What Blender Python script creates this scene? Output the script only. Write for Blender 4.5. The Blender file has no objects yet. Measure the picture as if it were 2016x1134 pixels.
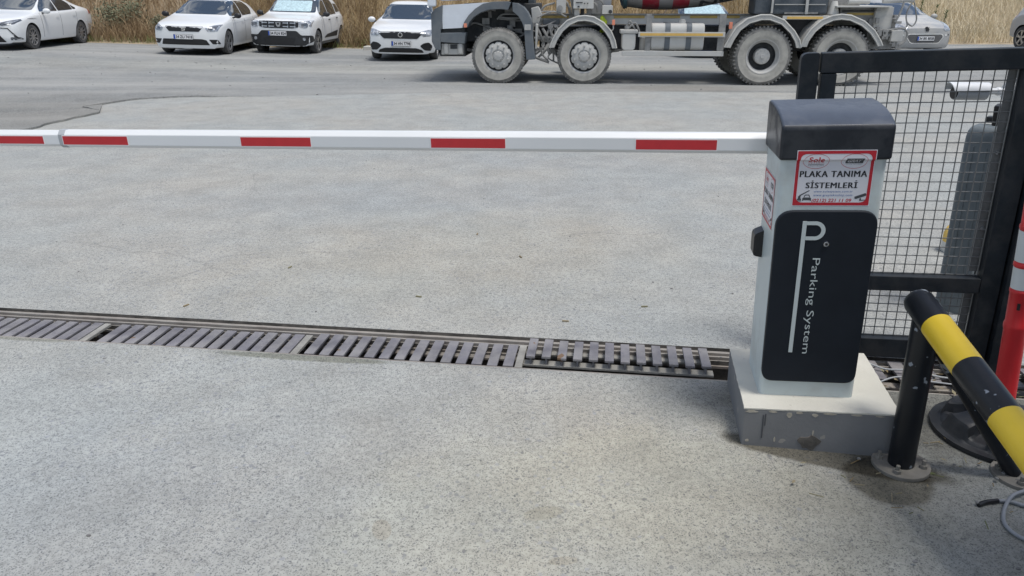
import bpy, bmesh, math, random
import numpy as np
from mathutils import Vector, Matrix, noise
from mathutils.bvhtree import BVHTree

random.seed(7)
R = math.radians
scene = bpy.context.scene
COL = scene.collection

# ------------------------------------------------------------------ camera
CAM_H, FPX, HORIZON = 1.60, 1450.0, -8.0          # metres, pixels of a 2016 px wide frame
PITCH = math.atan((567 - HORIZON) / FPX)
cam_d = bpy.data.cameras.new('camera')
cam = bpy.data.objects.new('camera', cam_d)
COL.objects.link(cam)
cam.location = (0, 0, CAM_H)
cam.rotation_euler = (math.pi / 2 - PITCH, 0, 0)
cam_d.sensor_width = 36
cam_d.lens = 36 * FPX / 2016
cam_d.clip_start = 0.05
cam_d.clip_end = 1000
scene.camera = cam

# ------------------------------------------------------------------ sky, sun, exposure
SUN_EL, SUN_AZ = R(73), R(128)       # azimuth clockwise from +Y (away from the camera)
world = bpy.data.worlds.new('World')
scene.world = world
world.use_nodes = True
wt = world.node_tree
for n in list(wt.nodes):
    wt.nodes.remove(n)
w_out = wt.nodes.new('ShaderNodeOutputWorld')
w_bg = wt.nodes.new('ShaderNodeBackground')
w_bg.inputs['Strength'].default_value = 0.11
sky = wt.nodes.new('ShaderNodeTexSky')
sky.sky_type = 'NISHITA'
sky.sun_disc = False
sky.sun_elevation = SUN_EL
sky.sun_rotation = SUN_AZ
sky.dust_density = 1.6
w_tc = wt.nodes.new('ShaderNodeTexCoord')
w_map = wt.nodes.new('ShaderNodeMapping')
w_map.inputs['Scale'].default_value = (1.3, 1.3, 3.2)
w_no = wt.nodes.new('ShaderNodeTexNoise')
w_no.inputs['Scale'].default_value = 2.3
w_no.inputs['Detail'].default_value = 7
w_no.inputs['Roughness'].default_value = 0.55
w_cr = wt.nodes.new('ShaderNodeValToRGB')
w_cr.color_ramp.elements[0].position = 0.47
w_cr.color_ramp.elements[1].position = 0.63
w_mix = wt.nodes.new('ShaderNodeMixRGB')
w_mix.inputs['Color2'].default_value = (8.5, 8.7, 9.0, 1)      # sunlit cloud
wt.links.new(w_tc.outputs['Generated'], w_map.inputs['Vector'])
wt.links.new(w_map.outputs[0], w_no.inputs['Vector'])
wt.links.new(w_no.outputs['Fac'], w_cr.inputs['Fac'])
wt.links.new(w_cr.outputs['Color'], w_mix.inputs['Fac'])
wt.links.new(sky.outputs[0], w_mix.inputs['Color1'])
wt.links.new(w_mix.outputs[0], w_bg.inputs['Color'])
wt.links.new(w_bg.outputs[0], w_out.inputs['Surface'])

sun_d = bpy.data.lights.new('sun', 'SUN')
sun_d.energy = 2.5
sun_d.angle = R(17)
sun_d.color = (1.0, 0.965, 0.91)
sun = bpy.data.objects.new('sun', sun_d)
COL.objects.link(sun)
sun_dir = Vector((math.sin(SUN_AZ) * math.cos(SUN_EL), math.cos(SUN_AZ) * math.cos(SUN_EL), math.sin(SUN_EL)))
sun.rotation_euler = sun_dir.to_track_quat('Z', 'Y').to_euler()
sun.location = (6, -6, 20)

scene.view_settings.view_transform = 'Standard'
scene.view_settings.look = 'None'
scene.view_settings.exposure = 0.20
scene.view_settings.gamma = 1
scene.view_settings.use_curve_mapping = False
scene.cycles.max_bounces = 6
scene.cycles.diffuse_bounces = 3
scene.cycles.glossy_bounces = 3

# ------------------------------------------------------------------ measuring helpers (photo pixel -> metres on a known plane)
CP, SP = math.cos(PITCH), math.sin(PITCH)
LEAN = -0.041            # plumb things lean against the cross-fall of the yard


def ray(px, py):
    a, b = (px - 1008) / FPX, -(py - 567) / FPX
    return Vector((a, CP + b * SP, -SP + b * CP))


def ground_at(px, py, z=0.0):
    r = ray(px, py)
    t = (z - CAM_H) / r.z
    return Vector((0, 0, CAM_H)) + r * t


def smooth(a, b, t):
    t = min(1, max(0, (t - a) / (b - a)))
    return t * t * (3 - 2 * t)


# ------------------------------------------------------------------ object helpers
def tag(o, label=None, cat=None, group=None, kind=None):
    if label: o['label'] = label
    if cat: o['category'] = cat
    if group: o['group'] = group
    if kind: o['kind'] = kind
    return o


def thing(name, label, cat, loc=(0, 0, 0), rot=(0, 0, 0), group=None):
    o = bpy.data.objects.new(name, None)
    COL.objects.link(o)
    o.location = loc
    o.rotation_euler = rot
    o.empty_display_size = 0.1
    return tag(o, label, cat, group)


class MB:
    """collects shapes into one mesh"""

    def __init__(self):
        self.v, self.f, self.m, self.mi = [], [], [], 0

    def raw(self, verts, faces, M=None):
        k = len(self.v)
        for p in verts:
            p = Vector(p)
            self.v.append(M @ p if M else p)
        for f in faces:
            self.f.append([i + k for i in f])
            self.m.append(self.mi)
        return self

    def box(self, c, s, M=None):
        x, y, z = (d / 2 for d in s)
        vs = [Vector(c) + Vector((a * x, b * y, d * z)) for a in (-1, 1) for b in (-1, 1) for d in (-1, 1)]
        return self.raw(vs, [(0, 1, 3, 2), (4, 6, 7, 5), (0, 4, 5, 1), (2, 3, 7, 6), (0, 2, 6, 4), (1, 5, 7, 3)], M)

    def bar(self, p0, p1, w, h, up=(0, 0, 1)):
        p0, p1 = Vector(p0), Vector(p1)
        d = (p1 - p0)
        L = d.length
        d.normalize()
        s = d.cross(Vector(up)).normalized()
        u = s.cross(d)
        M = Matrix((d, s, u)).transposed().to_4x4()
        M.translation = (p0 + p1) / 2
        return self.box((0, 0, 0), (L, w, h), M)

    def cyl(self, p0, p1, r0, r1=None, n=16, cap=True):
        r1 = r0 if r1 is None else r1
        p0, p1 = Vector(p0), Vector(p1)
        q = (p1 - p0).to_track_quat('Z', 'Y')
        vs = []
        for p, r in ((p0, r0), (p1, r1)):
            for i in range(n):
                t = 2 * math.pi * i / n
                vs.append(p + q @ Vector((r * math.cos(t), r * math.sin(t), 0)))
        fs = [(i, (i + 1) % n, n + (i + 1) % n, n + i) for i in range(n)]
        if cap:
            fs += [tuple(range(n - 1, -1, -1)), tuple(range(n, 2 * n))]
        return self.raw(vs, fs)

    def tube(self, pts, r, n=8, cap=True):
        pts = [Vector(p) for p in pts]
        rr = r if isinstance(r, (list, tuple)) else [r] * len(pts)
        vs, up = [], None
        for i, p in enumerate(pts):
            d = (pts[min(i + 1, len(pts) - 1)] - pts[max(i - 1, 0)]).normalized()
            if up is None:
                up = Vector((0, 0, 1)) if abs(d.z) < 0.9 else Vector((1, 0, 0))
            s = d.cross(up).normalized()
            up = s.cross(d).normalized()
            for k in range(n):
                t = 2 * math.pi * k / n
                vs.append(p + (s * math.cos(t) + up * math.sin(t)) * rr[i])
        fs = []
        for i in range(len(pts) - 1):
            for k in range(n):
                a, b = i * n + k, i * n + (k + 1) % n
                fs.append((a, b, b + n, a + n))
        if cap:
            fs += [tuple(range(n - 1, -1, -1)), tuple(range(len(vs) - n, len(vs)))]
        return self.raw(vs, fs)

    def lathe(self, prof, M=None, n=32, closed=False, mats=None):
        """prof: (radius, height) along local Z"""
        k, m = len(self.v), len(prof)
        for (r, z) in prof:
            for i in range(n):
                t = 2 * math.pi * i / n
                p = Vector((r * math.cos(t), r * math.sin(t), z))
                self.v.append(M @ p if M else p)
        for j in range(m - 1 if not closed else m):
            j2 = (j + 1) % m
            for i in range(n):
                i2 = (i + 1) % n
                self.f.append([k + j * n + i, k + j * n + i2, k + j2 * n + i2, k + j2 * n + i])
                self.m.append(mats[j] if mats else self.mi)
        return self

    def prism(self, poly, d0, d1, M=None):
        """poly of (a, b) -> local (a, depth, b), depth d0..d1"""
        n = len(poly)
        vs = [Vector((a, d0, b)) for a, b in poly] + [Vector((a, d1, b)) for a, b in poly]
        fs = [tuple(range(n)), tuple(range(2 * n - 1, n - 1, -1))]
        fs += [(i, n + i, n + (i + 1) % n, (i + 1) % n) for i in range(n)]
        return self.raw(vs, fs, M)

    def ball(self, c, r, n=12, M=None):
        r = (r, r, r) if not isinstance(r, (tuple, list)) else r
        vs, fs = [], []
        h = n // 2
        for j in range(h + 1):
            th = math.pi * j / h
            for i in range(n):
                ph = 2 * math.pi * i / n
                vs.append(Vector(c) + Vector((r[0] * math.sin(th) * math.cos(ph), r[1] * math.sin(th) * math.sin(ph), r[2] * math.cos(th))))
        for j in range(h):
            for i in range(n):
                fs.append((j * n + i, (j + 1) * n + i, (j + 1) * n + (i + 1) % n, j * n + (i + 1) % n))
        return self.raw(vs, fs, M)

    def build(self, name, mats, parent=None, bevel=0.0, seg=2, sharp=40, weld=False, flat=False):
        me = bpy.data.meshes.new(name)
        me.from_pydata([tuple(p) for p in self.v], [], self.f)
        mats = mats if isinstance(mats, (list, tuple)) else [mats]
        for m in mats:
            me.materials.append(m)
        me.polygons.foreach_set('material_index', self.m)
        bm = bmesh.new()
        bm.from_mesh(me)
        if weld:
            bmesh.ops.remove_doubles(bm, verts=bm.verts, dist=1e-5)
        bmesh.ops.recalc_face_normals(bm, faces=bm.faces)
        if bevel:
            ed = [e for e in bm.edges if len(e.link_faces) == 2 and e.calc_face_angle(0) > R(35)]
            bmesh.ops.bevel(bm, geom=ed, offset=bevel, segments=seg, profile=0.5, affect='EDGES', clamp_overlap=True)
        bm.to_mesh(me)
        bm.free()
        if not flat:
            me.polygons.foreach_set('use_smooth', [True] * len(me.polygons))
            me.set_sharp_from_angle(angle=R(sharp))
        me.update()
        o = bpy.data.objects.new(name, me)
        COL.objects.link(o)
        if bevel and not flat:
            wn = o.modifiers.new('even_shading', 'WEIGHTED_NORMAL')
            wn.keep_sharp = True
            wn.weight = 100
        if parent:
            o.parent = parent
        return o


def rpoly(pts, r, n=5):
    """polygon with rounded corners"""
    out = []
    k = len(pts)
    rs = r if isinstance(r, (list, tuple)) else [r] * k
    for i in range(k):
        p, a, b = Vector(pts[i]), Vector(pts[i - 1]), Vector(pts[(i + 1) % k])
        rr = rs[i]
        if rr <= 0:
            out.append(tuple(p))
            continue
        da, db = (a - p), (b - p)
        q = min(rr, da.length * .49, db.length * .49)
        s, e = p + da.normalized() * q, p + db.normalized() * q
        for j in range(n + 1):
            t = j / n
            out.append(tuple((1 - t) ** 2 * s + 2 * t * (1 - t) * p + t * t * e))
    return out


def circle(cx, cy, r, n=24, ry=None):
    ry = ry or r
    return [(cx + r * math.cos(2 * math.pi * i / n), cy + ry * math.sin(2 * math.pi * i / n)) for i in range(n)]


def text_shape(s, size, bold=0.0, shear=0.0, spacing=1.0):
    """flat triangles of a line of lettering: verts (x, y), faces; centred on x and y"""
    cu = bpy.data.curves.new('lettering', 'FONT')
    cu.body = s
    cu.size = size
    cu.offset = bold * size
    cu.shear = shear
    cu.space_character = spacing
    cu.resolution_u = 3
    ob = bpy.data.objects.new('lettering', cu)
    COL.objects.link(ob)
    dg = bpy.context.evaluated_depsgraph_get()
    me = bpy.data.meshes.new_from_object(ob.evaluated_get(dg))
    vs = [(v.co.x, v.co.y) for v in me.vertices]
    fs = [tuple(p.vertices) for p in me.polygons]
    bpy.data.objects.remove(ob)
    bpy.data.curves.remove(cu)
    bpy.data.meshes.remove(me)
    x0, x1 = min(v[0] for v in vs), max(v[0] for v in vs)
    y0, y1 = min(v[1] for v in vs), max(v[1] for v in vs)
    return [(x - (x0 + x1) / 2, y - (y0 + y1) / 2) for x, y in vs], fs, x1 - x0, y1 - y0


def put_text(mb, s, M, cx, cz, width=None, height=None, bold=0.0, shear=0.0, rot=0.0, spacing=1.0):
    """letters in the local (x, z) plane of M; y = 0"""
    vs, fs, w, h = text_shape(s, 1.0, bold, shear, spacing)
    sx = width / w if width else height / h
    sy = height / h if height else width / w
    c, q = math.cos(rot), math.sin(rot)
    out = []
    for x, y in vs:
        x, y = x * sx, y * sy
        out.append((cx + x * c - y * q, 0, cz + x * q + y * c))
    mb.raw(out, fs, M)


# ------------------------------------------------------------------ materials
def new_mat(name):
    m = bpy.data.materials.new(name)
    m.use_nodes = True
    nt = m.node_tree
    return m, nt, nt.nodes['Principled BSDF']


def N(nt, typ, **kw):
    n = nt.nodes.new(typ)
    for k, v in kw.items():
        if k in n.inputs:
            n.inputs[k].default_value = v
        else:
            setattr(n, k, v)
    return n


def ramp(nt, src, stops):
    n = nt.nodes.new('ShaderNodeValToRGB')
    e = n.color_ramp.elements
    while len(e) < len(stops):
        e.new(0.5)
    for i, (p, c) in enumerate(stops):
        e[i].position = p
        e[i].color = (c, c, c, 1) if isinstance(c, (int, float)) else (*c, 1)
    nt.links.new(src, n.inputs['Fac'])
    return n.outputs['Color']


def mixc(nt, fac, a, b, mode='MIX'):
    n = nt.nodes.new('ShaderNodeMixRGB')
    n.blend_type = mode
    for k, v in (('Fac', fac), ('Color1', a), ('Color2', b)):
        if isinstance(v, (int, float)):
            n.inputs[k].default_value = v if k == 'Fac' else (v, v, v, 1)
        elif isinstance(v, tuple):
            n.inputs[k].default_value = (*v, 1)
        else:
            nt.links.new(v, n.inputs[k])
    return n.outputs['Color']


def noise_fac(nt, scale, detail=4, rough=0.55, vec=None, sc3=None):
    tc = nt.nodes.new('ShaderNodeTexCoord')
    src = tc.outputs['Object']
    if sc3:
        mp = nt.nodes.new('ShaderNodeMapping')
        mp.inputs['Scale'].default_value = sc3
        nt.links.new(src, mp.inputs['Vector'])
        src = mp.outputs[0]
    n = N(nt, 'ShaderNodeTexNoise', Scale=scale, Detail=detail, Roughness=rough)
    nt.links.new(src, n.inputs['Vector'])
    return n.outputs['Fac']


def pbr(name, col, rough=0.5, metal=0.0, spec=0.5, var=0.12, vscale=6.0, bump=0.0, bscale=60.0, coat=0.0,
        top_sheen=None, dust=None, dust_amt=0.0, dust_scale=3.0, chips=None, chip_scale=14, chip_lo=0.66):
    m, nt, b = new_mat(name)
    f = noise_fac(nt, vscale, 5)
    c = mixc(nt, ramp(nt, f, [(0.3, 0.0), (0.7, 1.0)]), tuple(x * (1 - var) for x in col), tuple(min(1, x * (1 + var)) for x in col))
    rsrc = None
    if dust:
        df = ramp(nt, noise_fac(nt, dust_scale, 6, 0.65), [(0.5 - dust_amt * 0.5, 0.0), (0.62, min(1, 0.35 + dust_amt))])
        c = mixc(nt, df, c, dust)
        rsrc = mixc(nt, df, rough, 0.9)
    if top_sheen:        # bluish sky sheen painted, with fine dust, on faces looking up
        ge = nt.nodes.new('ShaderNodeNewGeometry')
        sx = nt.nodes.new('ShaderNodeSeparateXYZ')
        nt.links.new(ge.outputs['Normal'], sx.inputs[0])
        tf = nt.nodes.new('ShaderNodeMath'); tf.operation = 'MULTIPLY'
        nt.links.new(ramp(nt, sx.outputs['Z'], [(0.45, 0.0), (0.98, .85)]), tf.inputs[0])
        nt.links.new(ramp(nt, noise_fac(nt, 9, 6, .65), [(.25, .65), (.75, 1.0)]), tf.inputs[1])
        c = mixc(nt, tf.outputs[0], c, top_sheen)
    if chips:
        cf = ramp(nt, noise_fac(nt, chip_scale, 3, 0.5), [(chip_lo, 0.0), (chip_lo + 0.012, 1.0)])
        c = mixc(nt, cf, c, chips)
    nt.links.new(c, b.inputs['Base Color'])
    b.inputs['Roughness'].default_value = rough
    if rsrc:
        nt.links.new(rsrc, b.inputs['Roughness'])
    b.inputs['Metallic'].default_value = metal
    b.inputs['Specular IOR Level'].default_value = spec
    b.inputs['Coat Weight'].default_value = coat
    b.inputs['Coat Roughness'].default_value = 0.06
    if bump:
        bn = nt.nodes.new('ShaderNodeBump')
        bn.inputs['Strength'].default_value = bump
        bn.inputs['Distance'].default_value = 0.004
        nt.links.new(noise_fac(nt, bscale, 5, 0.6), bn.inputs['Height'])
        nt.links.new(bn.outputs[0], b.inputs['Normal'])
    return m


def paving(name, light, warm, dark, agg=85.0, agg_dark=0.22, patch=0.5, streak=None, bump=0.5, zones=(), big=.10):
    """worn concrete / asphalt with exposed stones, patches and faint streaks"""
    m, nt, b = new_mat(name)
    tc = nt.nodes.new('ShaderNodeTexCoord')
    base = mixc(nt, ramp(nt, noise_fac(nt, patch, 5, 0.6), [(0.38, 0.0), (0.66, 1.0)]), light, warm)
    mid = ramp(nt, noise_fac(nt, patch * 5, 7, 0.72), [(0.28, 0.80), (0.72, 1.11)])
    base = mixc(nt, 1.0, base, mid, 'MULTIPLY')
    fine = ramp(nt, noise_fac(nt, 42, 4, 0.7), [(0.26, 0.70), (0.48, 0.98), (0.74, 1.17)])
    base = mixc(nt, 1.0, base, fine, 'MULTIPLY')
    mp = nt.nodes.new('ShaderNodeMixRGB')          # ragged stone outlines
    mp.blend_type = 'ADD'
    mp.inputs['Fac'].default_value = .016
    nz0 = N(nt, 'ShaderNodeTexNoise', Scale=95, Detail=3, Roughness=.7)
    nt.links.new(tc.outputs['Object'], nz0.inputs['Vector'])
    nt.links.new(tc.outputs['Object'], mp.inputs['Color1'])
    nt.links.new(nz0.outputs['Color'], mp.inputs['Color2'])
    vo = N(nt, 'ShaderNodeTexVoronoi', Scale=agg)
    vo.inputs['Randomness'].default_value = 1.0
    nt.links.new(mp.outputs[0], vo.inputs['Vector'])
    sep = nt.nodes.new('ShaderNodeSeparateColor')
    nt.links.new(vo.outputs['Color'], sep.inputs[0])
    # stones: a share of the cells, only their middles
    den = ramp(nt, noise_fac(nt, 1.7, 4, 0.6), [(0.35, agg_dark * 0.35), (0.68, agg_dark * 1.5)])
    lt = nt.nodes.new('ShaderNodeMath'); lt.operation = 'LESS_THAN'
    nt.links.new(sep.outputs[0], lt.inputs[0]); nt.links.new(den, lt.inputs[1])
    core = ramp(nt, vo.outputs['Distance'], [(0.30, 1.0), (0.48, 0.0)])
    mul = nt.nodes.new('ShaderNodeMath'); mul.operation = 'MULTIPLY'
    nt.links.new(lt.outputs[0], mul.inputs[0]); nt.links.new(core, mul.inputs[1])
    stone = mixc(nt, sep.outputs[1], tuple(x * 0.75 for x in dark), tuple(x * 1.5 for x in dark))
    c = mixc(nt, mul.outputs[0], base, stone)
    # small pits
    v2 = N(nt, 'ShaderNodeTexVoronoi', Scale=agg * 2.3)
    nt.links.new(tc.outputs['Object'], v2.inputs['Vector'])
    s2 = nt.nodes.new('ShaderNodeSeparateColor')
    nt.links.new(v2.outputs['Color'], s2.inputs[0])
    l2 = nt.nodes.new('ShaderNodeMath'); l2.operation = 'LESS_THAN'
    nt.links.new(s2.outputs[0], l2.inputs[0]); l2.inputs[1].default_value = agg_dark * 0.9
    c = mixc(nt, l2.outputs[0], c, mixc(nt, 0.55, c, tuple(x * 0.6 for x in dark)))
    # sparse larger stones and hairline cracks
    v3 = N(nt, 'ShaderNodeTexVoronoi', Scale=agg * .36)
    wv = nt.nodes.new('ShaderNodeMixRGB'); wv.blend_type = 'ADD'; wv.inputs['Fac'].default_value = .02
    nz = N(nt, 'ShaderNodeTexNoise', Scale=40, Detail=3)
    nt.links.new(tc.outputs['Object'], nz.inputs['Vector'])
    nt.links.new(tc.outputs['Object'], wv.inputs['Color1']); nt.links.new(nz.outputs['Color'], wv.inputs['Color2'])
    nt.links.new(wv.outputs[0], v3.inputs['Vector'])
    s3 = nt.nodes.new('ShaderNodeSeparateColor'); nt.links.new(v3.outputs['Color'], s3.inputs[0])
    d3 = ramp(nt, noise_fac(nt, .8, 4, 0.6), [(0.42, 0.0), (0.58, big)])
    l3 = nt.nodes.new('ShaderNodeMath'); l3.operation = 'LESS_THAN'
    nt.links.new(s3.outputs[0], l3.inputs[0]); nt.links.new(d3, l3.inputs[1])
    m3 = nt.nodes.new('ShaderNodeMath'); m3.operation = 'MULTIPLY'
    nt.links.new(l3.outputs[0], m3.inputs[0]); nt.links.new(ramp(nt, v3.outputs['Distance'], [(0.28, .85), (0.42, 0.0)]), m3.inputs[1])
    c = mixc(nt, m3.outputs[0], c, mixc(nt, s3.outputs[1], tuple(x * 1.0 for x in dark), tuple(x * 1.9 for x in dark)))
    v4 = N(nt, 'ShaderNodeTexVoronoi', Scale=.33)
    v4.feature = 'DISTANCE_TO_EDGE'
    wv2 = nt.nodes.new('ShaderNodeMixRGB'); wv2.blend_type = 'ADD'; wv2.inputs['Fac'].default_value = .35
    nz2 = N(nt, 'ShaderNodeTexNoise', Scale=1.6, Detail=8, Roughness=.65)
    nt.links.new(tc.outputs['Object'], nz2.inputs['Vector'])
    nt.links.new(tc.outputs['Object'], wv2.inputs['Color1']); nt.links.new(nz2.outputs['Color'], wv2.inputs['Color2'])
    nt.links.new(wv2.outputs[0], v4.inputs['Vector'])
    cr = ramp(nt, v4.outputs['Distance'], [(0.0, 1.0), (0.0045, 0.0)])
    m4 = nt.nodes.new('ShaderNodeMath'); m4.operation = 'MULTIPLY'
    nt.links.new(cr, m4.inputs[0]); nt.links.new(ramp(nt, noise_fac(nt, .55, 4, .6), [(.50, 0.0), (.60, .5)]), m4.inputs[1])
    c = mixc(nt, m4.outputs[0], c, mixc(nt, .6, c, tuple(x * .6 for x in dark)))
    if streak:
        sf = ramp(nt, noise_fac(nt, 1.0, 6, 0.6, sc3=streak[1]), [(0.40, 0.0), (0.68, streak[2])])
        c = mixc(nt, sf, c, streak[0])
    for (cx, cy, rx, ry, rot, wob, soft, mul_) in zones:      # dirt, tint and painted-shade areas with ragged outlines, in metres on the ground
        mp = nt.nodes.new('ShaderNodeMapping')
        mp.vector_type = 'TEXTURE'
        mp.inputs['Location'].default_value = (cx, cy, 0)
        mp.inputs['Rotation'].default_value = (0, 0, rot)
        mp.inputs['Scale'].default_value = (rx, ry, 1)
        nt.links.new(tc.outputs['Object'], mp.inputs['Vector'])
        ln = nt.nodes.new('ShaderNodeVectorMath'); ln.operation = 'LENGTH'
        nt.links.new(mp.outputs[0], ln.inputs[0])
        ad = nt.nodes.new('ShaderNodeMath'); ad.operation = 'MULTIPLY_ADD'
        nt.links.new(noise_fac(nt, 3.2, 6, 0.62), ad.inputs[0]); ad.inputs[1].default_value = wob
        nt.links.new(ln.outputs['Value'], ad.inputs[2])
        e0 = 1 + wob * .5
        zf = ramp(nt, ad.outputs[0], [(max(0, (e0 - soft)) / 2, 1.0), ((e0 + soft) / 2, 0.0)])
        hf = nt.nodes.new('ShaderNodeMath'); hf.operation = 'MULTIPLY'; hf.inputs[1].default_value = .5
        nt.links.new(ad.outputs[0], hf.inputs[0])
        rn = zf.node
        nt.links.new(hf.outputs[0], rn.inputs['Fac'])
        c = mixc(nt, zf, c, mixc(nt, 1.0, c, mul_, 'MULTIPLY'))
    nt.links.new(c, b.inputs['Base Color'])
    b.inputs['Roughness'].default_value = 0.92
    b.inputs['Specular IOR Level'].default_value = 0.25
    bn = nt.nodes.new('ShaderNodeBump')
    bn.inputs['Strength'].default_value = bump
    bn.inputs['Distance'].default_value = 0.006
    hs = mixc(nt, 0.5, noise_fac(nt, 75, 4, 0.7), vo.outputs['Distance'])
    nt.links.new(hs, bn.inputs['Height'])
    nt.links.new(bn.outputs[0], b.inputs['Normal'])
    return m


def blade_mat(name, c0, c1, c2, trans=0.25):
    m, nt, b = new_mat(name)
    g = nt.nodes.new('ShaderNodeNewGeometry')
    c = ramp(nt, g.outputs['Random Per Island'], [(0.0, c0), (0.5, c1), (1.0, c2)])
    big = ramp(nt, noise_fac(nt, 0.9, 6, 0.7), [(0.33, 0.66), (0.67, 1.25)])
    c = mixc(nt, 1.0, c, big, 'MULTIPLY')
    nt.links.new(c, b.inputs['Base Color'])
    b.inputs['Roughness'].default_value = 0.8
    b.inputs['Specular IOR Level'].default_value = 0.2
    return m


M_ = {}
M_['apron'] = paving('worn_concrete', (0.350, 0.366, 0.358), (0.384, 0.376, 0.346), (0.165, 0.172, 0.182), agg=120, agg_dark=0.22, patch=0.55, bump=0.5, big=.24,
                     zones=[(2.40, 1.25, 1.50, 1.40, 0, .9, .5, (0.70, 0.71, 0.70)),       # rough dirty cement by the guard rail, with corner shade painted in
                            (1.75, 2.62, .95, .32, -.2, .8, .30, (0.55, 0.53, 0.50)),       # soil strip
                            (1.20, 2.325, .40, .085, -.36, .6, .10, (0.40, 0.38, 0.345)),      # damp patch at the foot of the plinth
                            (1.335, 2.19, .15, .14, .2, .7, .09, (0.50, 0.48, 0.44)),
                            (-.35, 4.6, 1.4, .9, .3, 1.2, .6, (1.03, 0.99, 0.93)),
                            (.45, 2.2, 1.0, .6, .2, 1.2, .6, (1.02, 0.99, 0.93)),
                            (-1.6, 1.9, .9, .5, .6, 1.2, .5, (0.92, 0.94, 0.97)), (.35, 1.75, .95, .75, .1, .55, .10, (1.06, 1.055, 1.02)), (-2.2, 2.5, 1.1, .5, .1, 1.0, .5, (1.04, 1.05, 1.06)),
                            (-.9, 6.2, 2.2, .5, .12, 1.0, .4, (0.95, 0.96, 0.98)), (1.0, 7.6, 2.6, .5, -.1, 1.0, .4, (0.96, 0.96, 0.97)),
                            (.1, 2.0, .07, .035, .3, .9, .06, (0.90, 0.88, 0.84)),
                            (.16, 1.78, .05, .02, .1, .9, .06, (0.90, 0.87, 0.83)),
                            (-.42, 1.92, .03, .05, .3, .9, .08, (0.90, 0.86, 0.82)),
                            (-1.15, 1.62, .016, .010, .3, .3, .1, (0.80, 0.62, 0.56)),
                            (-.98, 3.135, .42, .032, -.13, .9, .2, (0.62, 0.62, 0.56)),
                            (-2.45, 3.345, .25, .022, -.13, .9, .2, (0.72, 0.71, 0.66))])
M_['road'] = paving('grey_asphalt', (0.255, 0.27, 0.272), (0.30, 0.302, 0.29), (0.10, 0.10, 0.105), agg=60, agg_dark=0.3, patch=0.3,
                    streak=((0.345, 0.345, 0.33), (0.12, 0.9, 1.0), 0.7), bump=0.5,
                    zones=[(-8.6, 10.2, 4.4, 2.9, -.1, .7, .35, (0.85, 0.835, 0.815)), (3.2, 14.2, 1.2, .5, 0, .9, .3, (0.82, 0.80, 0.78)), (0, 18.4, 16, 1.2, 0, .8, .5, (1.10, 1.09, 1.05))])
M_['soil'] = pbr('soil', (0.32, 0.26, 0.18), 0.95, var=0.3, vscale=1.5, bump=0.5, bscale=20)
M_['steel_worn'] = pbr('worn_steel', (0.185, 0.178, 0.195), 0.6, 0.1, var=0.30, vscale=7, bump=0.35, bscale=45, dust=(0.34, 0.33, 0.32), dust_amt=0.16, dust_scale=6, chips=(0.20, 0.13, 0.08), chip_scale=9, chip_lo=0.70)
M_['steel_pale'] = pbr('pale_steel', (0.33, 0.32, 0.29), 0.7, 0.1, var=0.3, vscale=9, bump=0.3)
M_['steel_rust'] = pbr('rusty_steel', (0.22, 0.19, 0.17), 0.8, 0.1, var=0.3, vscale=14, bump=0.4, dust=(0.36, 0.35, 0.32), dust_amt=0.35, dust_scale=5)
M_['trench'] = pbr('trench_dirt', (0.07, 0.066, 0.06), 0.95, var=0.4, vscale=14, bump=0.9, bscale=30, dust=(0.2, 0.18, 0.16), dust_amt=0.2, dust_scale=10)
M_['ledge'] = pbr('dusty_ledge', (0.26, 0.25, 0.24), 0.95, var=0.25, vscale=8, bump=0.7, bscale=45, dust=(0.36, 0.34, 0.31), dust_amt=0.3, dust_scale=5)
M_['arm'] = pbr('white_aluminium', (0.70, 0.72, 0.73), 0.38, 0.0, var=0.03, vscale=2, coat=0.2)
M_['red_tape'] = pbr('red_reflective_tape', (0.50, 0.022, 0.03), 0.4, var=0.05, vscale=30)
M_['tape_edge'] = pbr('white_tape', (0.80, 0.78, 0.78), 0.4, var=0.03)
M_['cab'] = pbr('pale_blue_grey_paint', (0.52, 0.59, 0.60), 0.42, var=0.05, vscale=3, coat=0.15, dust=(0.40, 0.40, 0.37), dust_amt=0.05, dust_scale=4)
M_['panel'] = pbr('anthracite_textured_paint', (0.0125, 0.0165, 0.0235), 0.55, spec=0.2, var=0.12, vscale=8, bump=0.12, bscale=420)
M_['cover'] = pbr('anthracite_cover', (0.0105, 0.014, 0.021), 0.33, spec=0.45, top_sheen=(0.095, 0.115, 0.155), var=0.1, vscale=6, bump=0.1, bscale=350, dust=(0.05, 0.055, 0.062), dust_amt=0.06, dust_scale=9)
M_['letter_pale'] = pbr('pale_lettering', (0.50, 0.56, 0.57), 0.5, var=0.03)
M_['black_plastic'] = pbr('black_plastic', (0.012, 0.012, 0.014), 0.4, var=0.1)
M_['chrome'] = pbr('chrome', (0.75, 0.75, 0.76), 0.18, 1.0, var=0.05)
M_['paper'] = pbr('sticker_white', (0.66, 0.67, 0.72), 0.35, var=0.03)
M_['ink_red'] = pbr('ink_red', (0.46, 0.016, 0.03), 0.4, var=0.05)
M_['ink_black'] = pbr('ink_black', (0.016, 0.018, 0.024), 0.45, var=0.05)
M_['ink_grey'] = pbr('ink_grey', (0.06, 0.065, 0.075), 0.45, var=0.05)
M_['ink_blue'] = pbr('ink_blue', (0.09, 0.17, 0.40), 0.45, var=0.05)
M_['plinth_top'] = pbr('cream_concrete', (0.57, 0.555, 0.495), 0.9, var=0.07, vscale=5, bump=0.4, bscale=120, chips=(0.3, 0.28, 0.24), chip_scale=38, chip_lo=0.72)
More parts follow.
